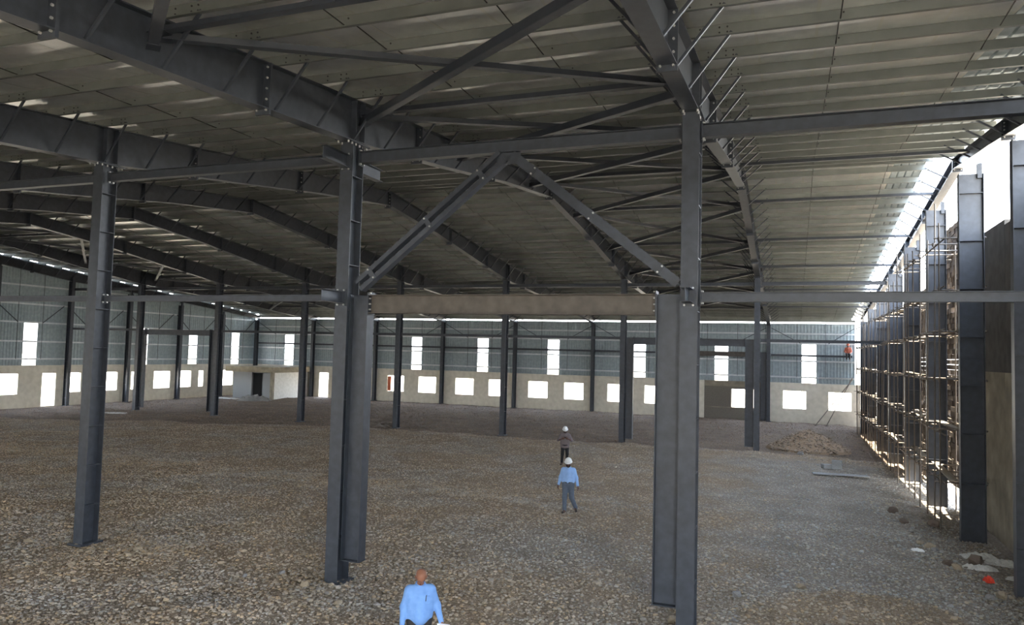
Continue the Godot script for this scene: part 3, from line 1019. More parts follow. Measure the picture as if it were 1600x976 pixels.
func heap() -> void:
	var at := W(2.7, gh(2.7, 32.2), 32.2)
	var o := thing("earth_heap", at, "low heap of brown stony earth by the middle-row column on the right", "heap")
	var mb := MB.new()
	var n := 36
	var rings := 14
	var hf := func(a: float, t: float) -> Vector3:
		var rx := 2.35 * t
		var rz := 2.1 * t
		var x := cos(a) * rx
		var z := sin(a) * rz
		var h := 1.15 * pow(maxf(0.0, 1.0 - t), 0.95) + nz.get_noise_2d(x * 40.0 + 300.0, z * 40.0) * 0.13 * (1.0 - t * 0.6)
		if t > 0.99:
			h = -0.15
		return Vector3(x, h, z)
	for j in rings:
		for i in n:
			var a0 := TAU * i / n
			var a1 := TAU * (i + 1) / n
			var t0 := float(j) / rings
			var t1 := float(j + 1) / rings
			mb.quad(hf.call(a0, t0), hf.call(a0, t1), hf.call(a1, t1), hf.call(a1, t0), Vector3.UP)
	part(o, "earth", mb, M.rock_tan if false else M.heap)
	var mm := MultiMesh.new()
	mm.transform_format = MultiMesh.TRANSFORM_3D
	mm.use_colors = true
	mm.mesh = rock_mesh(77, M.stone)
	mm.instance_count = 1500
	var r := RandomNumberGenerator.new()
	r.seed = 78
	for i in 1500:
		var p: Vector3 = hf.call(r.randf() * TAU, sqrt(r.randf()) * 0.97)
		var s := lerpf(0.025, 0.09, pow(r.randf(), 3.0))
		mm.set_instance_transform(i, Transform3D(Basis.from_euler(Vector3(r.randf() * 6, r.randf() * 6, 0)).scaled(Vector3.ONE * s), p))
		var k := r.randf_range(0.7, 1.5)
		mm.set_instance_color(i, Color(0.24 * k, 0.185 * k, 0.135 * k))
	var q := MultiMeshInstance3D.new()
	q.name = "stones"
	q.multimesh = mm
	q.set_meta("kind", "stuff")
	o.add_child(q)

func rock(x: float, d: float, s: Vector3, m: Material, label: String, seed_: int, group := "") -> void:
	var o := MeshInstance3D.new()
	o.name = numbered("rock")
	o.mesh = rock_mesh(seed_, m, 2)
	o.scale = s
	o.rotation.y = seed_ * 1.7
	o.position = W(x, gh(x, d) + s.y * 0.45, d)
	add_child(o)
	tag(o, label, "rock", group)

func sack(x: float, d: float, s: Vector3, turn: float, m: Material, label: String, called := "empty_sack", cat := "sack") -> void:
	# crumpled flat cloth sack
	var mb := MB.new()
	var n := 14
	var f := FastNoiseLite.new()
	f.seed = int(x * 100 + d * 7)
	f.frequency = 0.9
	var h := func(i: int, j: int, top: bool) -> Vector3:
		var u := (float(i) / n) * 2 - 1
		var v := (float(j) / n) * 2 - 1
		var e := (1.0 - pow(absf(u), 4.0)) * (1.0 - pow(absf(v), 4.0))
		var wob := f.get_noise_2d(u * 1.6, v * 1.6)
		var y := e * (0.65 + 0.9 * f.get_noise_2d(u * 2.5 + 7, v * 2.5)) if top else 0.0
		return Vector3((u + wob * 0.2) * s.x, maxf(y, 0.0) * s.y, (v + wob * 0.3) * s.z)
	for i in n:
		for j in n:
			mb.quad(h.call(i, j, true), h.call(i + 1, j, true), h.call(i + 1, j + 1, true), h.call(i, j + 1, true), Vector3.UP)
			mb.quad(h.call(i, j, false), h.call(i + 1, j, false), h.call(i + 1, j + 1, false), h.call(i, j + 1, false), Vector3.DOWN)
	var o := MeshInstance3D.new()
	o.name = numbered(called)
	o.mesh = mb.mesh(m)
	o.position = W(x, gh(x, d) + 0.01, d)
	o.rotation.y = turn
	add_child(o)
	tag(o, label, cat)

# ---------- scaffolding ----------
func scaffold(d0: float, d1: float, top: float, seed_: int, label: String) -> void:
	var o := thing("tube_scaffold", W(6.75, gh(6.4, d0) , d0), label, "scaffold", "tube scaffolds along the right side")
	var r := RandomNumberGenerator.new()
	r.seed = seed_
	var n := int(round((d1 - d0) / 1.25))
	var lifts := [1.45, 3.0, 4.6, 6.1, 7.5, 9.1]
	for k in n + 1:
		var d := lerpf(d0, d1, float(k) / n)
		for s in [0, 1]:
			var x: float = [6.22, 7.34][s] + r.randf_range(-0.06, 0.06)
			var b := gh(x, d) - 0.02
			var t := top + r.randf_range(-1.3, 0.6)
			var mb := MB.new()
			mb.tube(rel(o, W(x, b, d)), rel(o, W(x + r.randf_range(-0.08, 0.08), t, d + r.randf_range(-0.08, 0.08))), 0.026, 7)
			var st := part(o, "standard", mb, M.scaffold)
			var cl := MB.new()
			for l in lifts:
				if l < t:
					cl.tube(rel(o, W(x, l - 0.06, d)), rel(o, W(x, l + 0.06, d)), 0.045, 6)
			part(st, "couplers", cl, M.scaffold).set_meta("kind", "stuff")
		for l in lifts:
			if l < top - 0.6:
				var mb := MB.new()
				var y: float = l + r.randf_range(-0.05, 0.05)
				mb.tube(rel(o, W(6.05, y, d)), rel(o, W(7.5, y, d)), 0.024, 6)
				part(o, "transom", mb, M.scaffold)
	for l in lifts:
		if l < top - 0.6:
			for s in [0, 1]:
				var x: float = [6.22, 7.34][s]
				var mb := MB.new()
				mb.tube(rel(o, W(x + 0.05, l + r.randf_range(-0.12, 0.12), d0 - 0.5)), rel(o, W(x + 0.05, l + r.randf_range(-0.12, 0.12), d1 + r.randf_range(0.1, 0.7))), 0.024, 6)
				part(o, "ledger", mb, M.scaffold)
			if r.randf() < 0.55:
				var mb := MB.new()
				var y: float = l + 0.07
				var x := r.randf_range(6.4, 6.9)
				mb.bar(rel(o, W(x, y, d0 + r.randf_range(-0.6, 0.4))), rel(o, W(x + r.randf_range(-0.1, 0.3), y + 0.05, d1 - r.randf_range(-0.3, 1.2))), 0.23, 0.04)
				part(o, "plank", mb, M.plank)

# ---------- people ----------
func sdf_add(mb: MB, bones: Array, cell: float, k: float) -> void:
	var lo := Vector3.INF
	var hi := -Vector3.INF
	for b in bones:
		var rr: float = maxf(b[2], b[3])
		lo = lo.min((b[0] as Vector3).min(b[1]) - Vector3.ONE * (rr + cell * 3))
		hi = hi.max((b[0] as Vector3).max(b[1]) + Vector3.ONE * (rr + cell * 3))
	var sz := Vector3i(((hi - lo) / cell).ceil()) + Vector3i.ONE
	var sy := sz.x
	var szz := sz.x * sz.y
	var g := PackedFloat32Array()
	g.resize(sz.x * sz.y * sz.z)
	g.fill(1.0)
	for b in bones:
		var a := b[0] as Vector3
		var c := b[1] as Vector3
		var ra: float = b[2]
		var rb: float = b[3]
		var rr := maxf(ra, rb) + k + cell * 2
		var p0 := Vector3i(((a.min(c) - Vector3.ONE * rr - lo) / cell).floor()).clamp(Vector3i.ZERO, sz - Vector3i.ONE)
		var p1 := Vector3i(((a.max(c) + Vector3.ONE * rr - lo) / cell).ceil()).clamp(Vector3i.ZERO, sz - Vector3i.ONE)
		var ac := c - a
		var l2 := maxf(ac.length_squared(), 1e-9)
		for z in range(p0.z, p1.z + 1):
			for y in range(p0.y, p1.y + 1):
				var ii := z * szz + y * sy
				for x in range(p0.x, p1.x + 1):
					var p := lo + Vector3(x, y, z) * cell
					var t := clampf((p - a).dot(ac) / l2, 0.0, 1.0)
					var d := p.distance_to(a + ac * t) - lerpf(ra, rb, t)
					var e := g[ii + x]
					var h := maxf(k - absf(d - e), 0.0) / k
					g[ii + x] = minf(d, e) - h * h * k * 0.25
	# surface nets
	var idx := {}
	var vs := PackedVector3Array()
	var corner := [Vector3i(0, 0, 0), Vector3i(1, 0, 0), Vector3i(0, 1, 0), Vector3i(1, 1, 0), Vector3i(0, 0, 1), Vector3i(1, 0, 1), Vector3i(0, 1, 1), Vector3i(1, 1, 1)]
	var off := []
	for c in corner:
		off.append(c.x + c.y * sy + c.z * szz)
	var edges := [[0, 1], [2, 3], [4, 5], [6, 7], [0, 2], [1, 3], [4, 6], [5, 7], [0, 4], [1, 5], [2, 6], [3, 7]]
	for z in sz.z - 1:
		for y in sz.y - 1:
			var base := z * szz + y * sy
			for x in sz.x - 1:
				var q := base + x
				if g[q] > cell * 2.0 or g[q] < -cell * 2.0:
					continue
				var cnt := 0
				for o in off:
					if g[q + o] < 0.0:
						cnt += 1
				if cnt == 0 or cnt == 8:
					continue
				var s := Vector3.ZERO
				var m := 0
				for e in edges:
					var va := g[q + off[e[0]]]
					var vb := g[q + off[e[1]]]
					if (va < 0.0) != (vb < 0.0):
						s += Vector3(corner[e[0]]).lerp(Vector3(corner[e[1]]), va / (va - vb))
						m += 1
				idx[q] = vs.size()
				vs.append(lo + (Vector3(x, y, z) + s / m) * cell)
	var faces := PackedInt32Array()
	var step := [1, sy, szz]
	for q in idx:
		for ax in 3:
			var u: int = step[(ax + 1) % 3]
			var w: int = step[(ax + 2) % 3]
			var a := g[q]
			var b := g[q + step[ax]]
			if (a < 0.0) == (b < 0.0):
				continue
			if not (idx.has(q - u) and idx.has(q - w) and idx.has(q - u - w)):
				continue
			var f := [idx[q], idx[q - u], idx[q - u - w], idx[q - w]]
			if a < 0.0:
				faces.append_array([f[0], f[1], f[2], f[0], f[2], f[3]])
			else:
				faces.append_array([f[0], f[2], f[1], f[0], f[3], f[2]])
	var nn := PackedVector3Array()
	nn.resize(vs.size())
	for i in range(0, faces.size(), 3):
		var m := (vs[faces[i + 1]] - vs[faces[i]]).cross(vs[faces[i + 2]] - vs[faces[i]])
		for j in 3:
			nn[faces[i + j]] += m
	# turn all normals outwards: the first face decides
	for i in range(0, faces.size(), 3):
		for j in [0, 2, 1]:
			mb.v.append(vs[faces[i + j]])
			mb.n.append(nn[faces[i + j]].normalized())

func hand_bones(w: Vector3, dir: Vector3, side: Vector3, fwd: Vector3, curl: float) -> Array:
	# w wrist, dir along the hand, side towards the thumb, fwd towards the palm
	var b := []
	var kn := w + dir * 0.085
	b.append([w, kn, 0.022, 0.024])
	b.append([w + side * 0.02, kn + side * 0.025, 0.02, 0.018])
	b.append([w - side * 0.015, kn - side * 0.025, 0.02, 0.017])
	var len := [0.066, 0.076, 0.072, 0.056]
	for i in 4:
		var s: float = 0.03 - i * 0.02
		var a := kn + side * s
		var m: Vector3 = a + (dir * cos(curl) + fwd * sin(curl)) * len[i] * 0.55
		var e: Vector3 = m + (dir * cos(curl * 2.2) + fwd * sin(curl * 2.2)) * len[i] * 0.5
		b.append([a, m, 0.0098, 0.009])
		b.append([m, e, 0.009, 0.0078])
	var t0 := w + dir * 0.03 + side * 0.03
	var t1 := t0 + (dir * 0.6 + side * 0.65 + fwd * 0.3).normalized() * 0.045
	var t2 := t1 + (dir * 0.9 + side * 0.1 + fwd * 0.4).normalized() * 0.032
	b.append([t0, t1, 0.014, 0.011])
	b.append([t1, t2, 0.011, 0.009])
	return b

func person(at: Vector3, turn: float, P: Dictionary, label: String) -> Node3D:
	var o := thing("person", at, label, "person", "", turn)
	var cell: float = P.cell
	var sk: Material = P.skin
	# joints; local +z faces forward, +x is the person's left
	var hipy := 0.90
	var sh_y := 1.405
	var nod: float = P.get("nod", 0.35)
	var neck := Vector3(0, 1.44, -0.01)
	var hd := neck + Vector3(0, 0.155 * cos(nod * 0.5), 0.03 + 0.155 * sin(nod * 0.5))
	var fz := Vector3(0, -sin(nod), cos(nod))     # face direction
	var fu := Vector3(0, cos(nod), sin(nod))
	var torso := func(g: float) -> Array:
		var bl: float = P.get("belly", 0.0)
		return [[Vector3(-0.1, 1.0, 0), Vector3(-0.13, 1.32, 0), 0.095 + g, 0.085 + g], [Vector3(0.1, 1.0, 0), Vector3(0.13, 1.32, 0), 0.095 + g, 0.085 + g], [Vector3(0, 1.0, 0.01 + bl), Vector3(0, 1.3, 0.015), 0.115 + g + bl * 0.6, 0.11 + g],
			[Vector3(-0.145, sh_y - 0.02, -0.01), Vector3(0.145, sh_y - 0.02, -0.01), 0.056 + g, 0.056 + g], [Vector3(0, 1.34, -0.01), Vector3(0, 1.44, -0.01), 0.1 + g, 0.06 + g]]
	var arms := func(g: float, stop: float) -> Array:
		var r := []
		for s in [0, 1]:
			var sx := -1.0 if s == 0 else 1.0
			var shd := Vector3(sx * 0.175, sh_y - 0.03, -0.01)
			var el: Vector3 = P.elbow[s]
			var wr: Vector3 = P.wrist[s]
			r.append([shd, el, 0.056 + g, 0.044 + g])
			if stop > 0.0:
				r.append([el, el.lerp(wr, stop), 0.044 + g, lerpf(0.042, 0.03, stop) + g])
		return r
	var legs := func(g: float, stop: float) -> Array:
		var r := [[Vector3(-0.07, 0.94, 0), Vector3(0.07, 0.94, 0), 0.115 + g, 0.115 + g]]
		for s in [0, 1]:
			var sx := -1.0 if s == 0 else 1.0
			var hp := Vector3(sx * 0.09, hipy - 0.02, 0)
			var kn: Vector3 = P.knee[s]
			var an: Vector3 = P.ankle[s]
			r.append([hp, kn, 0.088 + g, 0.058 + g])
			r.append([kn, kn.lerp(an, stop), 0.056 + g, 0.046 + g])
		return r
	var body := MB.new()
	var bb := []
	bb.append_array(torso.call(-0.012))
	bb.append_array(arms.call(-0.006, 1.0))
	bb.append_array(legs.call(-0.014, 1.0))
	bb.append([neck, hd - fu * 0.05, 0.055, 0.05])
	for s in [0, 1]:
		var an: Vector3 = P.ankle[s]
		bb.append([an, an + Vector3(0, -0.04, 0.12), 0.038, 0.03])
	sdf_add(body, bb, cell, 0.05)
	# head on a finer grid
	var hb := [[hd + fu * 0.045 - fz * 0.018, hd + fu * 0.04 + fz * 0.012, 0.082, 0.08], [hd - fu * 0.03 + fz * 0.03, hd - fu * 0.075 + fz * 0.048, 0.062, 0.04], [hd - fu * 0.09 - fz * 0.01, hd + fu * 0.02, 0.05, 0.06],
		[hd + fu * 0.012 + fz * 0.09, hd - fu * 0.022 + fz * 0.108, 0.010, 0.016], [hd + fu * 0.028 + fz * 0.078 + Vector3(-0.035, 0, 0), hd + fu * 0.028 + fz * 0.078 + Vector3(0.035, 0, 0), 0.014, 0.014]]
	sdf_add(body, hb, P.head_cell, 0.025)
	for sx in [-1.0, 1.0]:
		sdf_add(body, [[hd + Vector3(sx * 0.083, 0, 0) + fu * 0.02 - fz * 0.005, hd + Vector3(sx * 0.08, 0, 0) - fu * 0.022 + fz * 0.004, 0.016, 0.01]], P.head_cell * 0.8, 0.01)
	for s in [0, 1]:
		var wr: Vector3 = P.wrist[s]
		var el: Vector3 = P.elbow[s]
		var dir := (wr - el).normalized()
		var fw: Vector3 = P.get("palm", Vector3(-1 if s == 1 else 1, 0, 0.2))
		if not P.has("palm"):
			fw = Vector3(-1.0 if s == 1 else 1.0, 0, 0.2)
		fw = (fw - dir * fw.dot(dir)).normalized()
		var side := Vector3(0, 0, 1)
		side = (side - dir * side.dot(dir) - fw * side.dot(fw)).normalized()
		if P.has("thumb"):
			side = (P.thumb[s] - dir * P.thumb[s].dot(dir) - fw * P.thumb[s].dot(fw)).normalized()
		sdf_add(body, hand_bones(wr, dir, side, fw, P.get("curl", 0.5)), P.hand_cell, 0.01)
	part(o, "body", body, sk)
	for sx in [-1.0, 1.0]:
		var e := MB.new()
		e.obox(hd + Vector3(sx * 0.033, 0, 0) + fu * 0.012 + fz * 0.084, Vector3(0.014, 0, 0), fu * 0.006, fz * 0.006)
		part(o, "eye", e, M.eye)
	var mo := MB.new()
	mo.obox(hd - fu * 0.06 + fz * 0.092, Vector3(0.024, 0, 0), fu * 0.006, fz * 0.005)
	part(o, "mouth", mo, M.lip)
	var shirt := MB.new()
	var sb := []
	sb.append_array(torso.call(0.014))
	sb.append_array(arms.call(0.012, P.sleeve))
	if P.get("untucked", false):
		sb.append([Vector3(-0.08, 0.86, 0.0), Vector3(-0.09, 1.05, 0), 0.125, 0.11])
		sb.append([Vector3(0.08, 0.86, 0.0), Vector3(0.09, 1.05, 0), 0.125, 0.11])
	sdf_add(shirt, sb, cell, 0.045)
	var sp := part(o, "shirt", shirt, P.shirt)
	# collar and button placket
	var co := MB.new()
	for i in 10:
		var a0 := TAU * (i + 0.8) / 11.6 + PI / 2
		var a1 := TAU * (i + 1.8) / 11.6 + PI / 2
		var q0 := Vector3(cos(a0) * 0.075, 1.455 - sin(a0) * 0.02, sin(a0) * 0.07 - 0.005)
		var q1 := Vector3(cos(a1) * 0.075, 1.455 - sin(a1) * 0.02, sin(a1) * 0.07 - 0.005)
		co.bar(q0, q1, 0.012, 0.05)
	part(sp, "collar", co, P.shirt)
	if P.get("pocket", false):
		var bl: float = P.get("belly", 0.0)
		var pk := MB.new()
		pk.obox(Vector3(0.095, 1.255, 0.122), Vector3(0.05, 0, -0.008), Vector3(0, 0.055, -0.003), Vector3(0, 0, 0.006))
		part(sp, "breast_pocket", pk, P.shirt)
		var pn := MB.new(); pn.tube(Vector3(0.075, 1.24, 0.136), Vector3(0.085, 1.33, 0.13), 0.006, 6); part(sp, "pen", pn, M.black)
	var tr := MB.new()
	sdf_add(tr, legs.call(0.012 if not P.get("loose", false) else 0.02, 0.97), cell, 0.045)
	var tp := part(o, "trousers", tr, P.trousers)
	for s in [0, 1]:
		var an: Vector3 = P.ankle[s]
		var shm := MB.new()
		var toe: Vector3 = P.toe[s]
		sdf_add(shm, [[an + Vector3(0, -0.035, -0.03), an + toe * 0.16 + Vector3(0, -0.045, 0), 0.045, 0.04], [an + Vector3(0, -0.01, 0), an + Vector3(0, -0.05, 0), 0.05, 0.045]], cell * 0.8, 0.02)
		part(o, "shoe", shm, M.shoe)
	if P.get("helmet", false):
		var hm := MB.new()
		var rings := 7
		var n := 18
		var c := hd + fu * 0.068
		for j in rings:
			for i in n:
				var q := []
				for e in [[j, i], [j + 1, i], [j + 1, i + 1], [j, i + 1]]:
					var t: float = float(e[0]) / rings * PI / 2
					var a: float = TAU * e[1] / n
					q.append(c + fu * (sin(t) * 0.125) + (Vector3.RIGHT * cos(a) * 0.115 + fz * sin(a) * 0.135) * cos(t))
				hm.quad(q[0], q[1], q[2], q[3], q[0] - c + fu * 0.02)
		var hp := part(o, "helmet", hm, P.get("helmet_mat", M.helmet))
		var br := MB.new()
		for i in n:
			var q := []
			for e in [[0, i], [1, i], [1, i + 1], [0, i + 1]]:
				var a: float = TAU * e[1] / n
				var ex: float = (0.018 + (0.045 if sin(a) > 0 else 0.0) * sin(a)) * e[0]
				q.append(c - fu * (0.012 * e[0]) + Vector3.RIGHT * cos(a) * (0.115 + minf(ex, 0.02)) + fz * sin(a) * (0.135 + ex))
			br.quad(q[0], q[1], q[2], q[3], fu)
			br.quad(q[0] - fu * 0.006, q[1] - fu * 0.006, q[2] - fu * 0.006, q[3] - fu * 0.006, -fu)
		part(hp, "brim", br, P.get("helmet_mat", M.helmet))
	if P.get("bald", false):
		var ha := MB.new()
		var arc := []
		for i in 9:
			var a := PI * 0.02 + PI * 0.96 * i / 8.0
			var p0 := hd + fu * 0.02 - fz * 0.008 + Vector3.RIGHT * cos(a) * 0.073 - fz * sin(a) * 0.078
			arc.append(p0)
		var hbs := []
		for i in 8:
			hbs.append([arc[i], arc[i + 1], 0.019, 0.019])
			hbs.append([arc[i] + fu * 0.03, arc[i + 1] + fu * 0.03, 0.015, 0.015])
		sdf_add(ha, hbs, 0.008, 0.02)
		part(o, "hair", ha, M.hair_grey)
	if P.get("beard", false):
		var be := MB.new()
		sdf_add(be, [[hd - fu * 0.07 + fz * 0.05 + Vector3(-0.035, 0, 0), hd - fu * 0.07 + fz * 0.05 + Vector3(0.035, 0, 0), 0.04, 0.04], [hd - fu * 0.085 + fz * 0.06, hd - fu * 0.1 + fz * 0.055, 0.04, 0.03]], 0.008, 0.02)
		part(o, "beard", be, M.beard)
	if P.get("belt", true):
		var bt := MB.new()
		for i in 20:
			var a0 := TAU * i / 20.0
			var a1 := TAU * (i + 1) / 20.0
			bt.bar(Vector3(cos(a0) * 0.2, 0.985, sin(a0) * 0.13), Vector3(cos(a1) * 0.2, 0.985, sin(a1) * 0.13), 0.014, 0.035)
		part(tp, "belt", bt, M.black)
	return o

func build_people() -> void:
	var cam := Vector3(1.794, 0, 14.11)
	var face := func(p: Vector3) -> float:
		return atan2(cam.x - p.x, cam.z - p.z)
	# foreground man, seen from the waist up at the bottom edge
	var p3 := W(-3.62, gh(-3.62, -3.45), -3.45)
	person(p3, face.call(p3) + 0.1, {"cell": 0.014, "head_cell": 0.006, "hand_cell": 0.005, "skin": M.skin, "shirt": M.shirt, "trousers": M.trouser_dark, "sleeve": 0.93, "bald": true, "pocket": true, "belly": 0.035, "nod": 0.55, "belt": true,
		"elbow": [Vector3(-0.245, 1.12, -0.03), Vector3(0.27, 1.12, -0.02)], "wrist": [Vector3(-0.27, 0.87, 0.06), Vector3(0.335, 0.89, 0.09)], "knee": [Vector3(-0.1, 0.5, 0.03), Vector3(0.1, 0.5, 0.08)], "ankle": [Vector3(-0.1, 0.09, -0.1), Vector3(0.1, 0.09, 0.06)], "toe": [Vector3(-0.15, 0, 1), Vector3(0.15, 0, 1)]}, "bald man in a light blue shirt looking down at the bottom edge")
	# papers and a phone held in his left hand
	var hp := W(-3.62, 0, -3.45)
	var bs := Basis(Vector3.UP, face.call(p3) + 0.1)
	var pa := MB.new()
	pa.obox(Vector3.ZERO, Vector3(0.012, 0, 0), Vector3(0, 0.145, 0), Vector3(0, 0, 0.1))
	var po := MeshInstance3D.new()
	po.name = numbered("paper_folder")
	po.mesh = pa.mesh(M.paper)
	po.position = p3 + bs * Vector3(0.365, 0.745, 0.15)
	po.rotation = Vector3(0, face.call(p3) + 1.2, 0.1)
	add_child(po)
	tag(po, "white paper folder held in the bald man's left hand", "folder")
	# middle man walking
	var p1 := W(-4.98, gh(-4.98, 9.53), 9.53)
	person(p1, face.call(p1) - 0.12, {"cell": 0.016, "head_cell": 0.009, "hand_cell": 0.006, "skin": M.skin2, "shirt": M.shirt_pale, "trousers": M.trouser_grey, "sleeve": 0.95, "helmet": true, "beard": true, "nod": 0.28, "loose": true,
		"elbow": [Vector3(-0.255, 1.13, -0.03), Vector3(0.26, 1.13, -0.03)], "wrist": [Vector3(-0.31, 0.89, 0.05), Vector3(0.32, 0.88, 0.06)], "knee": [Vector3(-0.1, 0.5, 0.06), Vector3(0.12, 0.5, 0.02)], "ankle": [Vector3(-0.1, 0.09, 0.06), Vector3(0.24, 0.13, -0.2)], "toe": [Vector3(-0.25, 0, 1), Vector3(0.2, -0.15, 1)]}, "man in a white helmet, pale blue shirt and grey trousers walking across the gravel")
	# man behind him looking at a phone
	var p2 := W(-7.97, gh(-7.97, 19.28), 19.28)
	person(p2, face.call(p2), {"cell": 0.018, "head_cell": 0.01, "hand_cell": 0.007, "skin": M.skin2, "shirt": M.shirt_check, "trousers": M.trouser_black, "sleeve": 0.15, "helmet": true, "beard": true, "nod": 0.4, "untucked": true, "belt": false, "palm": Vector3(0, 0.3, -1), "thumb": [Vector3(0.3, 1, 0), Vector3(-0.3, 1, 0)], "curl": 0.6,
		"elbow": [Vector3(-0.31, 1.13, 0.02), Vector3(0.31, 1.13, 0.02)], "wrist": [Vector3(-0.13, 1.22, 0.25), Vector3(0.13, 1.22, 0.25)], "knee": [Vector3(-0.11, 0.5, 0.03), Vector3(0.11, 0.5, 0.03)], "ankle": [Vector3(-0.13, 0.09, 0.0), Vector3(0.1, 0.09, -0.02)], "toe": [Vector3(-0.3, 0, 1), Vector3(0.25, 0, 1)]}, "man in a white cap and dark checked shirt holding a phone with both hands")
	# worker sitting on the tie high in the far right corner
	var p4 := W(6.05, 4.8, FAR - 0.26)
	person(p4, face.call(p4), {"cell": 0.024, "head_cell": 0.014, "hand_cell": 0.009, "skin": M.skin2, "shirt": M.orange_shirt, "trousers": M.trouser_dark, "sleeve": 0.9, "helmet": true, "helmet_mat": M.orange_shirt, "nod": 0.3, "belt": false,
		"elbow": [Vector3(-0.25, 1.13, 0.02), Vector3(0.25, 1.13, 0.02)], "wrist": [Vector3(-0.16, 0.99, 0.2), Vector3(0.16, 0.99, 0.2)], "knee": [Vector3(-0.11, 0.88, 0.42), Vector3(0.11, 0.88, 0.42)], "ankle": [Vector3(-0.11, 0.47, 0.4), Vector3(0.11, 0.47, 0.4)], "toe": [Vector3(0, -0.1, 1), Vector3(0, -0.1, 1)]}, "tiny worker in orange sitting high in the far right corner")
	var ph := MB.new()
	ph.obox(Vector3.ZERO, Vector3(0.075, 0, 0), Vector3(0, 0.035, 0.012), Vector3(0, -0.001, 0.005))
	var pp := MeshInstance3D.new()
	pp.name = numbered("phone")
	pp.mesh = ph.mesh(M.black)
	pp.position = p2 + Basis(Vector3.UP, face.call(p2)) * Vector3(0, 1.285, 0.29)
	pp.rotation.y = face.call(p2)
	add_child(pp)
	tag(pp, "black phone held up by the man in the checked shirt", "phone")

# ---------- assembly ----------
func _ready() -> void:
	nz.seed = 3
	nz.frequency = 0.05
	nz.fractal_octaves = 3
	# camera
	var yaw := 0.3592
	var pitch := 0.0542
	var roll := 0.0257
	var fw := Vector3(-sin(yaw) * cos(pitch), sin(pitch), -cos(yaw) * cos(pitch))
	var rt := Vector3(cos(yaw), 0, -sin(yaw))
	var up := rt.cross(fw)
	var r2 := rt * cos(roll) + up * sin(roll)
	var u2 := up * cos(roll) - rt * sin(roll)
	var cam := Camera3D.new()
	cam.name = "camera"
	cam.fov = rad_to_deg(2.0 * atan(488.0 / 1166.15))
	cam.far = 1000.0
	add_child(cam)
	cam.transform = Transform3D(Basis(r2, u2, -fw), Vector3(1.794, 5.105, 14.11))
	cam.current = true
	# sky
	var sm := ProceduralSkyMaterial.new()
	sm.sky_top_color = Color(0.70, 0.77, 0.87)
	sm.sky_horizon_color = Color(0.94, 0.95, 0.95)
	sm.sky_curve = 0.2
	sm.ground_horizon_color = Color(0.8, 0.78, 0.74)
	sm.ground_bottom_color = Color(0.55, 0.5, 0.44)
	sm.sky_energy_multiplier = 1.6
	var sky := Sky.new()
	sky.sky_material = sm
	var env := Environment.new()
	env.background_mode = Environment.BG_SKY
	env.sky = sky
	env.ambient_light_source = Environment.AMBIENT_SOURCE_DISABLED
	env.tonemap_mode = Environment.TONE_MAPPER_LINEAR
	env.tonemap_exposure = 8.6
	env.sdfgi_enabled = true
	env.ssao_enabled = true
	env.ssil_enabled = true
	var we := WorldEnvironment.new()
	we.name = "world_environment"
	we.environment = env
	add_child(we)
	# sun, close to overhead
	var sun := DirectionalLight3D.new()
	sun.name = "sun"
	sun.light_color = Color(1.0, 0.95, 0.86)
	sun.light_energy = 2.6
	sun.light_angular_distance = 0.5
	sun.shadow_enabled = true
	add_child(sun)
	sun.look_at_from_position(Vector3(-0.6, 40.0, 1.2), Vector3.ZERO, Vector3.FORWARD)

	make_materials()
	M.heap = mat(Color8(122, 102, 82), Color8(158, 136, 112), 0.97, 0.0, 0.8, 31, 0.05)
	build_ground()
	build_far_wall()
	build_left_wall()
	build_right_wall()
	build_near_wall()
	build_roof()
	build_steel()
	build_room()
	build_details()
	build_people()
	build_gravel()
	rubble_round_feet()

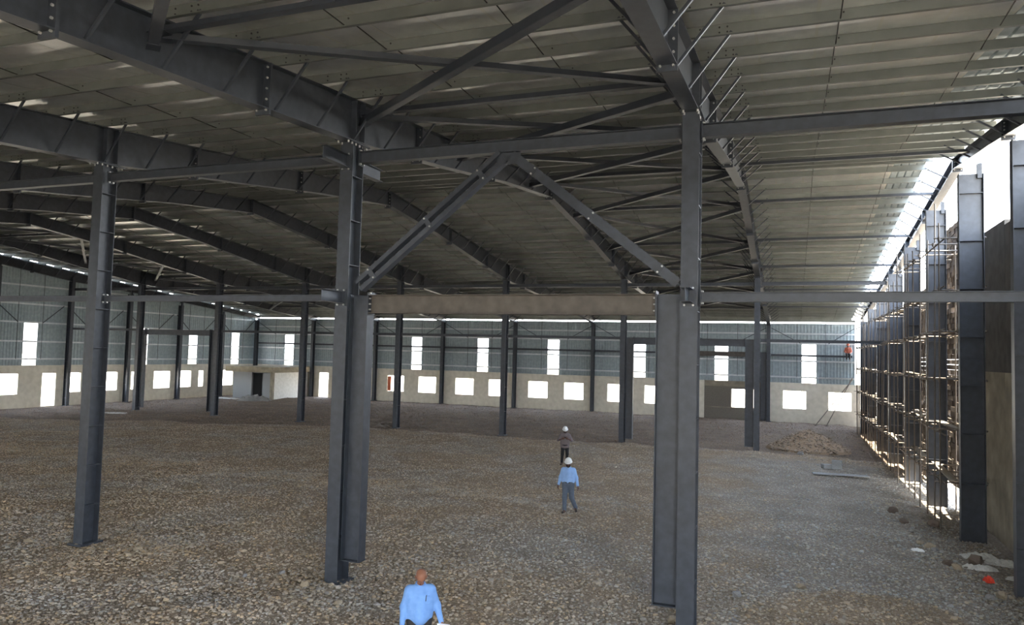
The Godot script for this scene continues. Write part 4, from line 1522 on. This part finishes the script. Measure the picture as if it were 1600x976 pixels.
func build_steel() -> void:
	# frames: B (index 0), A (1), C (2) ... leftwards to the gable frame (7)
	var fname := ["roof beam over the near column right of the chevron brace", "roof beam over the near column left of the chevron brace", "roof beam over the leftmost near column", "roof beam passing just behind the leftmost near column's top", "fifth roof beam counted from the open right side of the camera's bay", "sixth roof beam counted leftwards, dark against the far left roof", "seventh roof beam counted leftwards, low at the left edge", "roof beam lying along the corrugated left gable wall"]
	for i in 8:
		rafter(-BAY * i if i < 7 else XL + 0.15, "dark steel " + fname[i], 1.0 if i < 7 else 0.7)
	rafter(7.05, "dark slim steel roof beam along the open bright right edge", 0.62, NEAR, FAR + 0.4, [-1.0])
	# near row
	column(-7.55, ROW1, rh(0.2) - 0.955, "tall near blue-grey column carrying the left foot of the chevron brace", "near row of steel columns", {"bolts": true})
	column(0.0, ROW1, rh(0.2) - 0.955, "tall near blue-grey column carrying the right foot of the chevron brace", "near row of steel columns", {"bolts": true})
	column(-15.05, ROW1, rh(0.2) - 0.955, "leftmost near blue-grey column with ladder-like web stiffeners", "near row of steel columns", {"bolts": true})
	# middle row
	for i in 7:
		column(-BAY * i, ROW2, rh(ROW2 + 0.2) - 1.02, "blue-grey middle-row column standing on the gravel, %s from the right" % ordinal(i), "middle row of steel columns", {"fw": 0.3, "step": 1.5})
	# far wall columns
	for i in 8:
		column(-BAY * i if i < 7 else XL + 0.25, FAR - 0.42, rh(FAR - 0.2) - 0.54, "steel column against the cream far wall, %s from the right" % ordinal(i), "columns along the far wall", {"fw": 0.28, "dp": 0.4, "step": 0.0})
	# left gable wall columns
	var k := 0
	for d in [23.4, 29.4, 35.1, 40.9, 46.5]:
		gable_column(XL + 0.22, d, 0.0, rh(d) - 0.75, "dark column against the corrugated left wall, %s from the camera end" % ordinal(k), "columns along the left gable wall", 0.4, 0.28)
		k += 1
	# right gable columns, webs broadside to the view
	k = 0
	for d in [5.85, 11.7, 17.55, 23.4, 29.25, 34.9, 40.56, 46.2]:
		gable_column(XR, d, gh(XR, d) - 0.05, rh(d) - 0.95, "wide-webbed blue-grey column on the bright open right side, %s from the camera" % ordinal(k), "columns along the open right side", 0.66, 0.26)
		k += 1
	# struts of the near row
	strut("eave_strut", -7.5 + 0.15, 0 - 0.15, 9.4, 0.22, 0.26, 0.2, "heavy dark strut at column-head level above the chevron brace apex", "near row head struts", M.paint)
	strut("eave_strut", 0.15, 6.6, 9.4, 0.22, 0.26, 0.2, "heavy dark strut at head level running out to the right edge", "near row head struts", M.paint)
	strut("eave_strut", -14.9, -7.75, 9.4, 0.22, 0.22, 0.18, "dark head-level strut between the two left near columns", "near row head struts", M.paint)
	strut("eave_strut", -22.4, -15.2, 9.4, 0.22, 0.22, 0.18, "dark head-level strut running off the left edge", "near row head struts", M.paint)
	strut("tie_strut", 0.15, 6.6, 6.24, 0.22, 0.18, 0.14, "straight grey tie strut at mid height running to the right edge", "near row mid-height ties", M.paint)
	strut("tie_strut", -14.9, -7.75, 6.24, 0.22, 0.15, 0.12, "thin grey tie strut at mid height between the two left near columns", "near row mid-height ties", M.paint)
	strut("tie_strut", -22.4, -15.2, 6.24, 0.22, 0.15, 0.12, "thin grey tie strut at mid height running off the left edge", "near row mid-height ties", M.paint)
	# struts of the middle row
	for i in 7:
		var a := -BAY * (i + 1) + 0.15
		var b := -BAY * i - 0.15
		strut("tie_strut", a, b, 9.3, ROW2 + 0.22, 0.2, 0.16, "dark strut at the heads of middle-row columns, %s bay from the right column" % ordinal(i), "middle row head struts", M.paint)
		if i != 0 and i != 5:
			strut("tie_strut", a, b, 6.15, ROW2 + 0.22, 0.16, 0.12, "thin tie at mid height of the middle row, %s bay from the right column" % ordinal(i), "middle row mid-height ties", M.paint)
	strut("tie_strut", 0.15, 6.5, 9.3, ROW2 + 0.22, 0.2, 0.16, "dark head strut from the rightmost middle-row column to the right side", "middle row head struts", M.paint)
	strut("tie_strut", 0.15, 6.5, 6.15, ROW2 + 0.22, 0.16, 0.12, "thin mid-height tie from the rightmost middle-row column to the right side", "middle row mid-height ties", M.paint)
	for i in 8:
		var xb := 6.4 if i == 0 else -BAY * (i - 1) - 0.15
		strut("tie_strut", -BAY * i + 0.15 if i < 7 else XL + 0.4, xb - (0.0 if i > 0 else 0.0), 5.5, FAR - 0.2, 0.16, 0.1, "dark horizontal tie in front of the far cladding, %s bay from the right" % ordinal(i), "far wall ties", M.paint)
	# portals and chevron bracing
	portal(-7.55, 0.0, ROW1, 6.3, 0.52, "the near braced bay", M.paint, M.paint, M.primer)
	portal(-BAY, 0.0, ROW2, 6.2, 0.3, "the middle-row bay on the right", M.paint, M.paint, M.paint)
	portal(-BAY * 6, -BAY * 5, ROW2, 6.2, 0.3, "the middle-row bay at the far left", M.paint, M.paint, M.paint)
	portal(-BAY, 0.0, FAR - 0.43, 5.7, 0.05, "the far-wall bay behind the portal", M.paint, M.paint, M.primer)
	chevron(W(-7.22, 6.5, 0.22), W(-3.86, 9.2, 0.22), "left leg of the inverted-V brace, twin channels with a dark slot")
	chevron(W(-0.22, 6.5, 0.22), W(-3.64, 9.2, 0.22), "right leg of the inverted-V brace, plain grey face", true)
	stub(W(-7.55, 6.24, 0.0), 0.75, 0.26, "short bracket stub at mid height on the left braced column")
	stub(W(0.0, 6.24, 0.0), 0.55, 0.26, "short bracket stub at mid height on the right braced column")
	stub(W(-7.55, 9.28, 0.0), 0.9, 0.28, "bracket stub near the head of the left braced column, towards the camera")
	stub(W(-7.55, 9.28, 0.45), -1.0, 0.28, "bracket stub near the head of the left braced column, away from the camera")
	# roof plane bracing in the two braced bays
	var nodes := [-11.8, -5.6, 0.35, 5.6, 12.0, 18.0, 24.4, 30.6, 37.7, 44.5]
	for bay in [0, 5]:
		var xa: float = -BAY * (bay + 1) + 0.12
		var xb: float = -BAY * bay - 0.12
		var word: String = "right-hand braced bay" if bay == 0 else "far left braced bay"
		for j in nodes.size():
			var a: float = nodes[j]
			angle_member("roof_strut", W(xa, rh(a) - 0.22, a), W(xb, rh(a) - 0.22, a), 0.15, "%s straight roof strut of the %s, counted from the camera" % [ordinal(j), word], "strut", "roof struts of the %s" % word)
			if j < nodes.size() - 1:
				var b: float = nodes[j + 1]
				angle_member("roof_brace", W(xa, rh(a) - 0.3, a), W(xb, rh(b) - 0.3, b), 0.15, "roof cross brace of the %s, %s panel, nearer on the left" % [word, ordinal(j)], "brace", "roof cross braces of the %s" % word)
				angle_member("roof_brace", W(xb, rh(a) - 0.46, a), W(xa, rh(b) - 0.46, b), 0.15, "roof cross brace of the %s, %s panel, nearer on the right" % [word, ordinal(j)], "brace", "roof cross braces of the %s" % word)
	for j in range(4, nodes.size()):
		var a: float = nodes[j]
		angle_member("roof_strut", W(0.12, rh(a) - 0.16, a), W(6.85, rh(a) - 0.16, a), 0.12, "%s dark roof strut across the silvery right-hand bay, counted from the camera" % ordinal(j - 4), "strut", "roof struts of the right-hand bay")

func build_details() -> void:
	heap()
	scaffold(12.9, 16.9, 10.4, 1, "nearest tube scaffold beside the second right-hand column")
	scaffold(18.4, 22.6, 9.8, 2, "tube scaffold standing before the tall rough brick infill")
	scaffold(24.3, 28.4, 8.8, 3, "third tube scaffold from the camera on the right side")
	scaffold(30.0, 34.2, 8.2, 4, "fourth tube scaffold from the camera on the right side")
	scaffold(35.8, 39.8, 8.0, 5, "fifth tube scaffold from the camera on the right side")
	scaffold(41.4, 45.6, 8.0, 6, "farthest tube scaffold near the bright corner slot")
	# slanting props in the far right corner
	for i in 2:
		var t := thing("raking_prop", W(4.6 + i * 0.55, 0, 50.2), ["steeper-footed left raking prop leaning on the far right corner", "right raking prop leaning on the far right corner"][i], "prop", "raking props")
		var mb := MB.new(); mb.tube(rel(t, W(3.6 + i * 0.8, 0.0, 50.2)), rel(t, W(6.35, 3.7 + i * 0.15, 51.2)), 0.035, 6); part(t, "tube", mb, M.scaffold)
		var bp := MB.new(); bp.box(rel(t, W(3.5 + i * 0.8, -0.03, 50.1)), rel(t, W(3.7 + i * 0.8, 0.02, 50.3))); part(t, "foot_plate", bp, M.scaffold)
	# blocks and board on the gravel
	var b := thing("block_stack", W(3.83, gh(3.83, 25.0), 25.0), "small stack of grey concrete blocks on the gravel, right of centre", "blocks")
	for e in [[0.0, 0.0, 0.1], [0.02, 0.21, -0.15], [-0.42, 0.0, 0.4]]:
		var mb := MB.new()
		var bs := Basis(Vector3.UP, e[2])
		mb.obox(Vector3(e[0], e[1] + 0.1, 0), bs * Vector3(0.22, 0, 0), Vector3(0, 0.1, 0), bs * Vector3(0, 0, 0.15))
		part(b, "block", mb, M.block)
	var p := thing("flat_board", W(3.85, gh(3.85, 22.4) + 0.05, 22.4), "long flat grey board lying on the gravel before the block stack", "board", "", 0.12)
	var pm := MB.new(); pm.obox(Vector3(0, 0.02, 0), Vector3(1.15, 0, 0), Vector3(0, 0.02, 0), Vector3(0, 0, 0.22)); part(p, "board", pm, M.block)
	# boards seen in two far windows
	for e in [[-38.75, 0.42, "orange shutter board in the far window left of the dark wall column"], [-36.0, 0.36, "orange shutter board on the left side of a far window"]]:
		var o := thing("shutter_board", W(e[0], 1.02, FAR + 0.2), e[2], "shutter", "orange boards in far windows")
		var mb := MB.new(); mb.box(Vector3(-e[1] / 2, 0, 0.02), Vector3(e[1] / 2, 1.45, -0.02)); part(o, "panel", mb, M.orange_board)
		var h := MB.new(); h.box(Vector3(-e[1] / 2, 0.7, 0.02), Vector3(e[1] / 2, 0.76, 0.035)); part(o, "rail", h, M.orange_board)
	# sacks, rags and rubbish along the right side
	sack(6.6, 9.8, Vector3(0.45, 0.14, 0.2), 0.3, M.cloth_white, "pale crumpled sack at the foot of the second right-hand column")
	sack(7.05, 9.2, Vector3(0.42, 0.16, 0.22), -0.4, M.cloth_white, "pale sack lying against the foot of the concrete wall")
	sack(6.3, 8.3, Vector3(0.45, 0.12, 0.16), 0.2, M.cloth_white, "white sack in front of the dark ditch on the right")
	sack(7.1, 7.4, Vector3(0.4, 0.1, 0.17), -0.5, M.cloth_white, "long grey-white rag before the concrete wall")
	sack(5.05, 9.2, Vector3(0.16, 0.06, 0.12), 0.1, M.paper, "small white scrap lying among tan rocks", "paper_scrap", "scrap")
	sack(6.22, 6.9, Vector3(0.12, 0.16, 0.09), 0.5, M.red, "bright red plastic scrap at the edge of the right-hand ditch", "plastic_scrap", "scrap")
	var rl := [[5.25, 10.1, 0.2, "tan", "tan rock behind the small white scrap"], [5.45, 9.8, 0.24, "tan", "larger tan rock beside the small white scrap"], [5.5, 9.4, 0.22, "grey", "grey rock beside the small white scrap"], [5.55, 8.1, 0.22, "brown", "brown rock in the gravel left of the red scrap"], [5.72, 7.7, 0.26, "tan", "cream-tan rock in the gravel left of the red scrap"], [5.05, 14.6, 0.3, "brown", "brown rock near the sunlit scaffold feet"], [5.2, 13.0, 0.3, "brown", "brown rock in front of the sunlit scaffold feet"], [6.1, 13.2, 0.35, "brown", "brown stone slab leaning left of the second right-hand column"], [6.35, 8.9, 0.4, "brown", "dark boulder between two pale sacks"], [2.02, 4.15, 0.2, "tan", "upright pale rock on the rim of the brown mound"], [0.72, 2.9, 0.2, "grey", "grey rock right of the near braced column"], [-13.2, 0.15, 0.17, "tan", "tan rock right of the leftmost column's foot"], [-13.05, -0.25, 0.15, "tan", "pale rock just in front of the tan one by the leftmost column"], [-16.4, -0.3, 0.16, "tan", "yellowish rock left of the leftmost column's foot"], [-15.6, -1.0, 0.12, "tan", "small rock in front of the leftmost column"], [-13.5, -1.4, 0.13, "tan", "small rock on bare earth right of the leftmost column"], [-7.9, -0.45, 0.19, "tan", "tan rock at the foot of the left braced column"], [-6.7, -1.0, 0.16, "tan", "yellow rock right of the left braced column's foot"], [-8.9, 0.1, 0.13, "grey", "grey rock left of the left braced column's foot"], [-9.5, -0.4, 0.12, "grey", "grey rock beside the dark bare patch"], [5.9, 5.2, 0.2, "grey", "grey rock low in the bottom right corner"], [6.2, 5.6, 0.24, "tan", "tan rock by the nearest right-hand column"], [-0.35, 0.9, 0.2, "tan", "flat pale rock behind the right braced column's foot"], [2.3, 28.9, 0.28, "grey", "grey stone at the foot of the brown earth heap"]]
	var k := 0
	for e in rl:
		rock(e[0], e[1], Vector3(e[2], e[2] * 0.7, e[2] * 0.8) * 0.66, {"tan": M.rock_tan, "grey": M.rock_grey, "brown": M.rock_brown}[e[3]], e[4], 300 + k, "larger rocks on the gravel")
		k += 1
	sack(-44.4, 27.1, Vector3(1.0, 0.08, 0.4), 0.4, M.cloth_white, "pale plastic sheet on the ground far left behind the leftmost column", "plastic_sheet", "sheet")
	sack(-45.6, 43.6, Vector3(1.5, 0.55, 0.8), 0.4, M.rock_grey, "grey pile of rubble before the dark doorway of the block room", "rubble_pile", "rubble")
	sack(-49.2, 44.0, Vector3(1.4, 0.12, 0.5), 0.1, M.cloth_white, "pale sheets spread before the block room", "plastic_sheet", "sheet")
